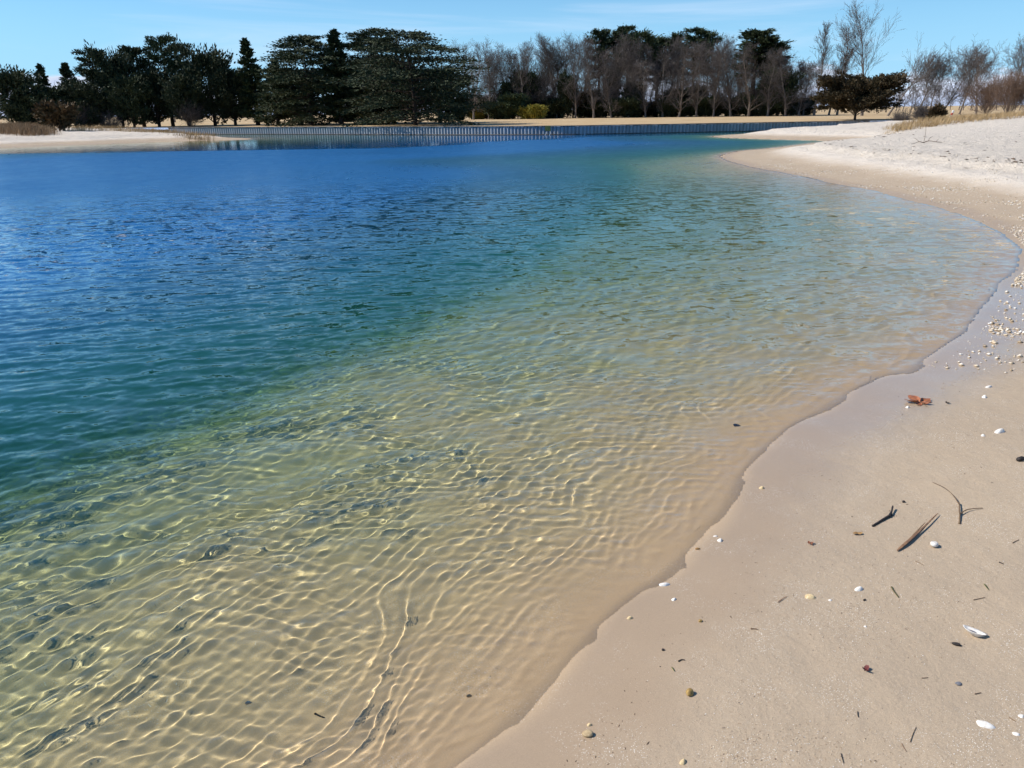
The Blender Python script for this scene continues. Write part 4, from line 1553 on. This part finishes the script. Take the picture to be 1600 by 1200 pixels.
for (nm, px, py, a, b, h, rz, m, lb, ct) in [
        ('pebble', 918, 1148, 19, 13, 9, 0, M_pebble, 'largest tan pebble at the bottom by the water', 'pebble'),
        ('pebble', 1077, 1085, 13, 12, 10, 0, M_ochre, 'round ochre pebble at lower centre', 'pebble'),
        ('pebble', 1594, 720, 13, 8, 8, 20, M_darkbit, 'black lump at the right frame edge', 'pebble'),
        ('pebble', 1412, 785, 5, 4, 4, 0, M_darkbit, 'tiny black pebble above the knobbed twig', 'pebble'),
        ('pebble', 1497, 1069, 10, 8, 4, 30, M_grey, 'grey pebble below the oyster shell', 'pebble'),
        ('pebble', 1094, 971, 6, 5, 4, 10, M_ochre, 'small ochre crumb on the sand left of centre', 'pebble'),
        ('pebble', 1150, 671, 11, 8, 6, 10, M_grey, 'grey stone in the shallow water near the edge', 'pebble'),
        ('pebble', 390, 1115, 9, 7, 6, 10, M_shell, 'white pebble under the shallow water at the bottom', 'pebble'),
        ('pebble', 733, 1092, 8, 6, 5, 10, M_shell_tan, 'pale pebble under the water next to the bottom shoreline', 'pebble'),
        ('mussel_shell', 1494, 1008, 14, 6, 5, -25, M_darkbit, 'slim black mussel shell left of the oyster shell', 'shell'),
        ('wood_crumb', 1351, 938, 6, 3, 3, 30, M_darkbit, 'black wood crumb below the white shell', 'debris'),
        ('wood_crumb', 1090, 858, 7, 4, 3, 10, M_leaf_tan, 'brown crumb right of the two pale shells', 'debris'),
        ('wood_crumb', 1036, 1016, 5, 4, 3, 0, M_darkbit, 'dark crumb on the sand above the seaweed tuft', 'debris')]:
    item(nm, lump_mesh(sized(px, py, a), sized(px, py, b), sized(px, py, h), px + 3), m, px, py, lb, ct, R(rz), -0.0005)

for (px, py, a, lob, cu, rz, m, lb) in [
        (1340, 835, 15, 1, 0.10, 0, M_leaf_tan, 'small tan oval leaf below the knobbed twig'),
        (1266, 851, 13, 3, 0.22, 30, M_leaf, 'small curled red-brown leaf scrap left of the tan oval leaf'),
        (1353, 1049, 18, 3, 0.26, 60, M_leaf_red, 'dark red leaf scrap in the lower middle of the sand'),
        (1480, 631, 9, 3, 0.25, 20, M_darkbit, 'tiny dark leaf scrap right of the large curled leaf')]:
    item('leaf_scrap', leaf_mesh(sized(px, py, a), px, lob, cu), m, px, py, lb, 'leaf', R(rz), 0.001)


def ground_path(pts, lift):
    out = []
    for i, (x, y) in enumerate(pts):
        p = on_ground(x, y)
        out.append((p.x, p.y, p.z + (lift[i] if isinstance(lift, (list, tuple)) else lift)))
    return out


def laid(name, mesh_fn, pts, lift, mat, label, cat, parts=()):
    """a long thin thing lying along photo points on the sand; its origin is its first point"""
    W3 = np.array(ground_path(pts, lift))
    o0 = W3[0].copy()
    if parts:
        root = empty(name, o0)
        tag(root, label, cat)
        link('stem', mesh_fn(W3 - o0), mat, root)
        for (pn, fn, pp, pl, pm) in parts:
            link(pn, fn(np.array(ground_path(pp, pl)) - o0), pm, root)
        return root
    o = link(name, mesh_fn(W3 - o0), mat)
    o.location = o0
    return tag(o, label, cat)


u_ = px_size(on_ground(1400, 820))
laid('twig', lambda P: stick_mesh(P, 1.5 * u_, 1.9 * u_, 1), [(1363, 823), (1378, 814), (1389, 808)], [0.004, 0.006, 0.010], M_darkbit, 'short black twig with a knobbed end', 'twig',
     [('knob', lambda P: stick_mesh(P, 2.4 * u_, 1.2 * u_, 2), [(1388, 809), (1392, 805), (1394, 796)], [0.008, 0.012, 0.022], M_darkbit),
      ('spur', lambda P: stick_mesh(P, 1.6 * u_, 0.7 * u_, 3), [(1391, 806), (1396, 807)], [0.008, 0.006], M_darkbit)])
laid('reed_blade', lambda P: blade_mesh(P, 6.0 * u_, 1), [(1402, 862), (1418, 850), (1437, 833), (1466, 804)], [0.003, 0.008, 0.010, 0.012], M_reed, 'long pointed reddish reed blade lying on the sand', 'grass blade',
     [('side_blade', lambda P: blade_mesh(P, 3.0 * u_, 2), [(1410, 857), (1430, 836), (1446, 818)], [0.004, 0.012, 0.010], M_stem)])
laid('grass_stem', lambda P: stick_mesh(P, 1.4 * u_, 0.9 * u_, 1), [(1499, 819), (1499, 806), (1498, 788)], [0.004, 0.012, 0.012], M_stem, 'forked dry grass stem with a long arching strand', 'grass stem',
     [('arching_strand', lambda P: stick_mesh(P, 0.8 * u_, 0.35 * u_, 2), [(1498, 791), (1490, 778), (1476, 764), (1457, 754)], [0.012, 0.014, 0.010, 0.003], M_stem),
      ('side_branch', lambda P: stick_mesh(P, 1.1 * u_, 0.5 * u_, 3), [(1499, 806), (1508, 800), (1520, 797), (1535, 795)], [0.010, 0.014, 0.010, 0.005], M_stem)])
for (pts, w, m, fn, nm, lb, ct) in [
        ([(1393, 918), (1397, 925), (1404, 934)], 2.4, M_weed, 0, 'seaweed_strand', 'short olive seaweed strand right of the white shell', 'seaweed'),
        ([(1537, 913), (1541, 918), (1545, 923)], 2.0, M_green, 1, 'green_blade', 'short green blade of grass at the right', 'grass blade'),
        ([(1521, 938), (1530, 936), (1539, 934)], 1.0, M_stem, 0, 'straw', 'thin straw just below the green blade', 'straw'),
        ([(1215, 942), (1222, 937), (1230, 932)], 1.2, M_reed, 1, 'straw', 'tan straw left of the yellowish broken shell', 'straw'),
        ([(1173, 983), (1180, 983), (1184, 984)], 1.8, M_stem, 0, 'straw', 'stubby brown straw below the tan straw', 'straw'),
        ([(1422, 1160), (1426, 1148), (1431, 1137)], 1.0, M_stem, 0, 'straw', 'upright thin straw near the bottom right', 'straw'),
        ([(1409, 1163), (1412, 1169), (1416, 1175)], 1.0, M_reed, 0, 'straw', 'short straw left below the upright thin straw', 'straw'),
        ([(1314, 1178), (1316, 1186), (1318, 1193)], 1.2, M_darkbit, 0, 'straw', 'dark straw at the bottom edge in the middle of the sand', 'straw'),
        ([(1340, 1113), (1340, 1117), (1341, 1121)], 1.4, M_darkbit, 0, 'straw', 'very short dark straw below the dark red leaf scrap', 'straw'),
        ([(1440, 1060), (1446, 1060), (1450, 1059)], 1.0, M_stem, 0, 'straw', 'short straw between the red leaf scrap and the grey pebble', 'straw'),
        ([(1060, 1034), (1065, 1031), (1070, 1032)], 1.8, M_darkbit, 0, 'seaweed_strand', 'dark seaweed crumb above the ochre pebble', 'seaweed'),
        ([(1049, 1043), (1052, 1047), (1054, 1050)], 1.5, M_green, 1, 'green_blade', 'tiny green blade above the ochre pebble', 'grass blade'),
        ([(1430, 877), (1437, 880), (1443, 884)], 0.7, M_stem, 0, 'straw', 'curved thin straw below the reed blade', 'straw'),
        ([(1582, 849), (1587, 846), (1592, 844)], 1.0, M_stem, 0, 'straw', 'straw at the right edge above the tiny dark shard', 'straw'),
        ([(1561, 879), (1564, 880), (1568, 882)], 1.8, M_darkbit, 0, 'straw', 'tiny dark shard of wood at the right', 'straw'),
        ([(1577, 1122), (1582, 1125), (1587, 1128)], 1.3, M_stem, 0, 'straw', 'stubby straw right of the chalky oyster shell', 'straw'),
        ([(1523, 1085), (1528, 1084), (1533, 1083)], 1.2, M_stem, 0, 'straw', 'short straw above the chalky oyster shell', 'straw'),
        ([(492, 1127), (500, 1131), (508, 1134)], 3.0, M_darkbit, 0, 'seaweed_strand', 'dark seaweed scrap under the shallow water at the bottom', 'seaweed')]:
    uu = px_size(on_ground(*pts[1]))
    laid(nm, (lambda P: blade_mesh(P, w * uu * 1.6, 3)) if fn else (lambda P: stick_mesh(P, w * uu * 0.6, w * uu * 0.35, 4, 5)), pts, 0.0025, m, lb, ct)

# dead twigs on the upper beach with one upright stalk
p = on_ground(1443, 224)
u_ = px_size(p)
br = empty('dead_branch', (p.x, p.y, p.z))
tag(br, 'sparse dead branch with one upright stalk on the upper beach', 'branch')


def add_tw(nm, pts, r):
    W3 = [np.array((0, 0, 0))]
    link(nm, stick_mesh([((x - 1443) * u_, d_, max(h_, 0.0) + 0.01) for (x, d_, h_) in pts], r, r * 0.5, 8, 5), M_stem, br)


add_tw('stalk', [(1443, 0, 0), (1444, 0, 0.35), (1442, 0, 0.85)], 0.010)
add_tw('twig', [(1443, 0, 0.02), (1432, -0.2, 0.08), (1420, -0.6, 0.03), (1408, -0.9, 0.01)], 0.016)
add_tw('twig', [(1443, 0, 0.02), (1452, 0.1, 0.10), (1462, 0.0, 0.04), (1474, -0.2, 0.02)], 0.018)
add_tw('twig', [(1432, -0.2, 0.07), (1430, 0.0, 0.18), (1428, 0.1, 0.22)], 0.010)
add_tw('twig', [(1452, 0.1, 0.10), (1455, 0.2, 0.20), (1459, 0.2, 0.26)], 0.010)
add_tw('twig', [(1462, 0, 0.04), (1468, 0.2, 0.12), (1470, 0.2, 0.16)], 0.010)


# ------------------------------------------------------------------ loose shell grit and wrack
def scatter_bits(name, label, P, smin, smax, flat, seed, mat, long=1.0):
    g = np.random.default_rng(seed)
    n = len(P)
    z, _ = terrain(P)
    base = np.array([(1, 0, 0), (0, 1, 0), (-1, 0, 0), (0, -1, 0), (0, 0, 1), (0, 0, -1)], float)
    base = base[None] * g.uniform(0.6, 1.3, (n, 6, 1))
    s_ = (smin * (smax / smin) ** (g.random(n) ** 2.2))[:, None, None] * 0.5
    base = base * np.stack([np.full(n, long), np.full(n, 1.0 / max(long ** 0.3, 1)), g.uniform(flat * 0.6, flat * 1.4, n)], -1)[:, None, :] * s_
    a = g.uniform(0, 6.28, n)[:, None]
    x = base[..., 0] * np.cos(a) - base[..., 1] * np.sin(a)
    y = base[..., 0] * np.sin(a) + base[..., 1] * np.cos(a)
    V = np.stack([x + P[:, 0:1], y + P[:, 1:2], base[..., 2] + z[:, None] + s_[:, :, 0] * flat * 0.5], -1).reshape(-1, 3)
    f = np.array([(0, 1, 4), (1, 2, 4), (2, 3, 4), (3, 0, 4), (1, 0, 5), (2, 1, 5), (3, 2, 5), (0, 3, 5)])
    F = (np.arange(n)[:, None, None] * 6 + f[None]).reshape(-1, 3)
    o = link(name, mesh_from(name, V, F), mat)
    tag(o, label, 'grit', None, 'stuff')


def grit_mat(name, cols, cell):
    t = NT(name)
    v = t.n('ShaderNodeTexVoronoi')
    t.put(v.inputs['Vector'], t.pos())
    v.inputs['Scale'].default_value = cell
    sc = t.n('ShaderNodeSeparateColor')
    t.put(sc.inputs[0], v.outputs['Color'])
    r = t.n('ShaderNodeValToRGB')
    r.color_ramp.interpolation = 'CONSTANT'
    while len(r.color_ramp.elements) < len(cols):
        r.color_ramp.elements.new(0.5)
    for i, (p_, c_) in enumerate(cols):
        r.color_ramp.elements[i].position = p_
        r.color_ramp.elements[i].color = (*c_, 1)
    t.put(r.inputs[0], sc.outputs[0])
    t.principled(r.outputs[0], 0.6, None, 0.4)
    return t.m


M_grit = grit_mat('shell_grit', [(0.0, (0.10, 0.075, 0.06)), (0.13, (0.30, 0.21, 0.13)), (0.34, (0.50, 0.40, 0.28)), (0.66, (0.66, 0.58, 0.46)), (0.86, (0.80, 0.76, 0.70))], 90.0)
M_hash = grit_mat('shell_hash', [(0.0, (0.34, 0.26, 0.17)), (0.16, (0.58, 0.47, 0.33)), (0.50, (0.68, 0.60, 0.49)), (0.78, (0.80, 0.76, 0.70))], 25.0)
M_wrack = plain('dry_wrack', (0.17, 0.115, 0.07), (0.08, 0.055, 0.035), 5.0, 0.8)
g = np.random.default_rng(81)


def beach_points(n, r0, r1, fn, th0=-0.1, th1=0.78):
    out = np.zeros((0, 2))
    while len(out) < n:
        r_ = r0 * (r1 / r0) ** g.random(n * 3)
        th = g.uniform(th0, th1, n * 3)
        P = np.column_stack([r_ * np.sin(th), r_ * np.cos(th)])
        s_ = terrain(P)[1]
        out = np.vstack([out, P[g.random(len(P)) < fn(P, s_)]])
    return out[:n]


pat = lambda P, k, sd: sstep(fbm(P[:, 0] * k, P[:, 1] * k, sd, 3), -0.08, 0.28)
scatter_bits('coarse_grit', 'coarse shell grit scattered over the near sand', beach_points(18000, 1.6, 6.5, lambda P, s_: (s_ > 0.12) * (0.12 + 0.88 * pat(P, 1.7, 201)) * sstep(s_, 0.1, 0.5) * (0.35 + 0.65 * np.exp(-((s_ - 0.8) / 0.5) ** 2))), 0.0018, 0.0062, 0.7, 82, M_grit)
scatter_bits('shell_hash', 'broken shells strewn along the waterline and slope of the bay beach', beach_points(17000, 7.5, 36.0, lambda P, s_: (s_ > 0.1) * (0.05 + 0.95 * pat(P, 0.7, 211)) * (np.exp(-((s_ - 1.6) / 0.9) ** 2) + 0.6 * np.exp(-((s_ - 0.25) / 0.2) ** 2) + 0.20 * (s_ < 5.5)), 0.30, 0.70), 0.010, 0.06, 0.55, 83, M_hash)
scatter_bits('straw_bits', 'fine dark straw bits scattered over the near sand', beach_points(420, 1.8, 8.0, lambda P, s_: (s_ > 0.3) * 1.0 * pat(P, 1.2, 221)), 0.003, 0.010, 0.25, 84, M_wrack, 2.2)
scatter_bits('wrack_line', 'dark dry wrack strewn along the small scarp of the upper beach', beach_points(1300, 12, 60.0, lambda P, s_: np.exp(-((s_ - 5.0) / 0.45) ** 2) + 0.10 * (s_ > 4.0) * (s_ < 14), 0.15, 0.80), 0.02, 0.13, 0.3, 85, M_wrack, 2.0)

# ------------------------------------------------------------------ metres to scene units
for o in list(scene.objects):
    if o.parent is None and o.type in ('MESH', 'EMPTY'):
        o.location = o.location * S
        o.scale = o.scale * S
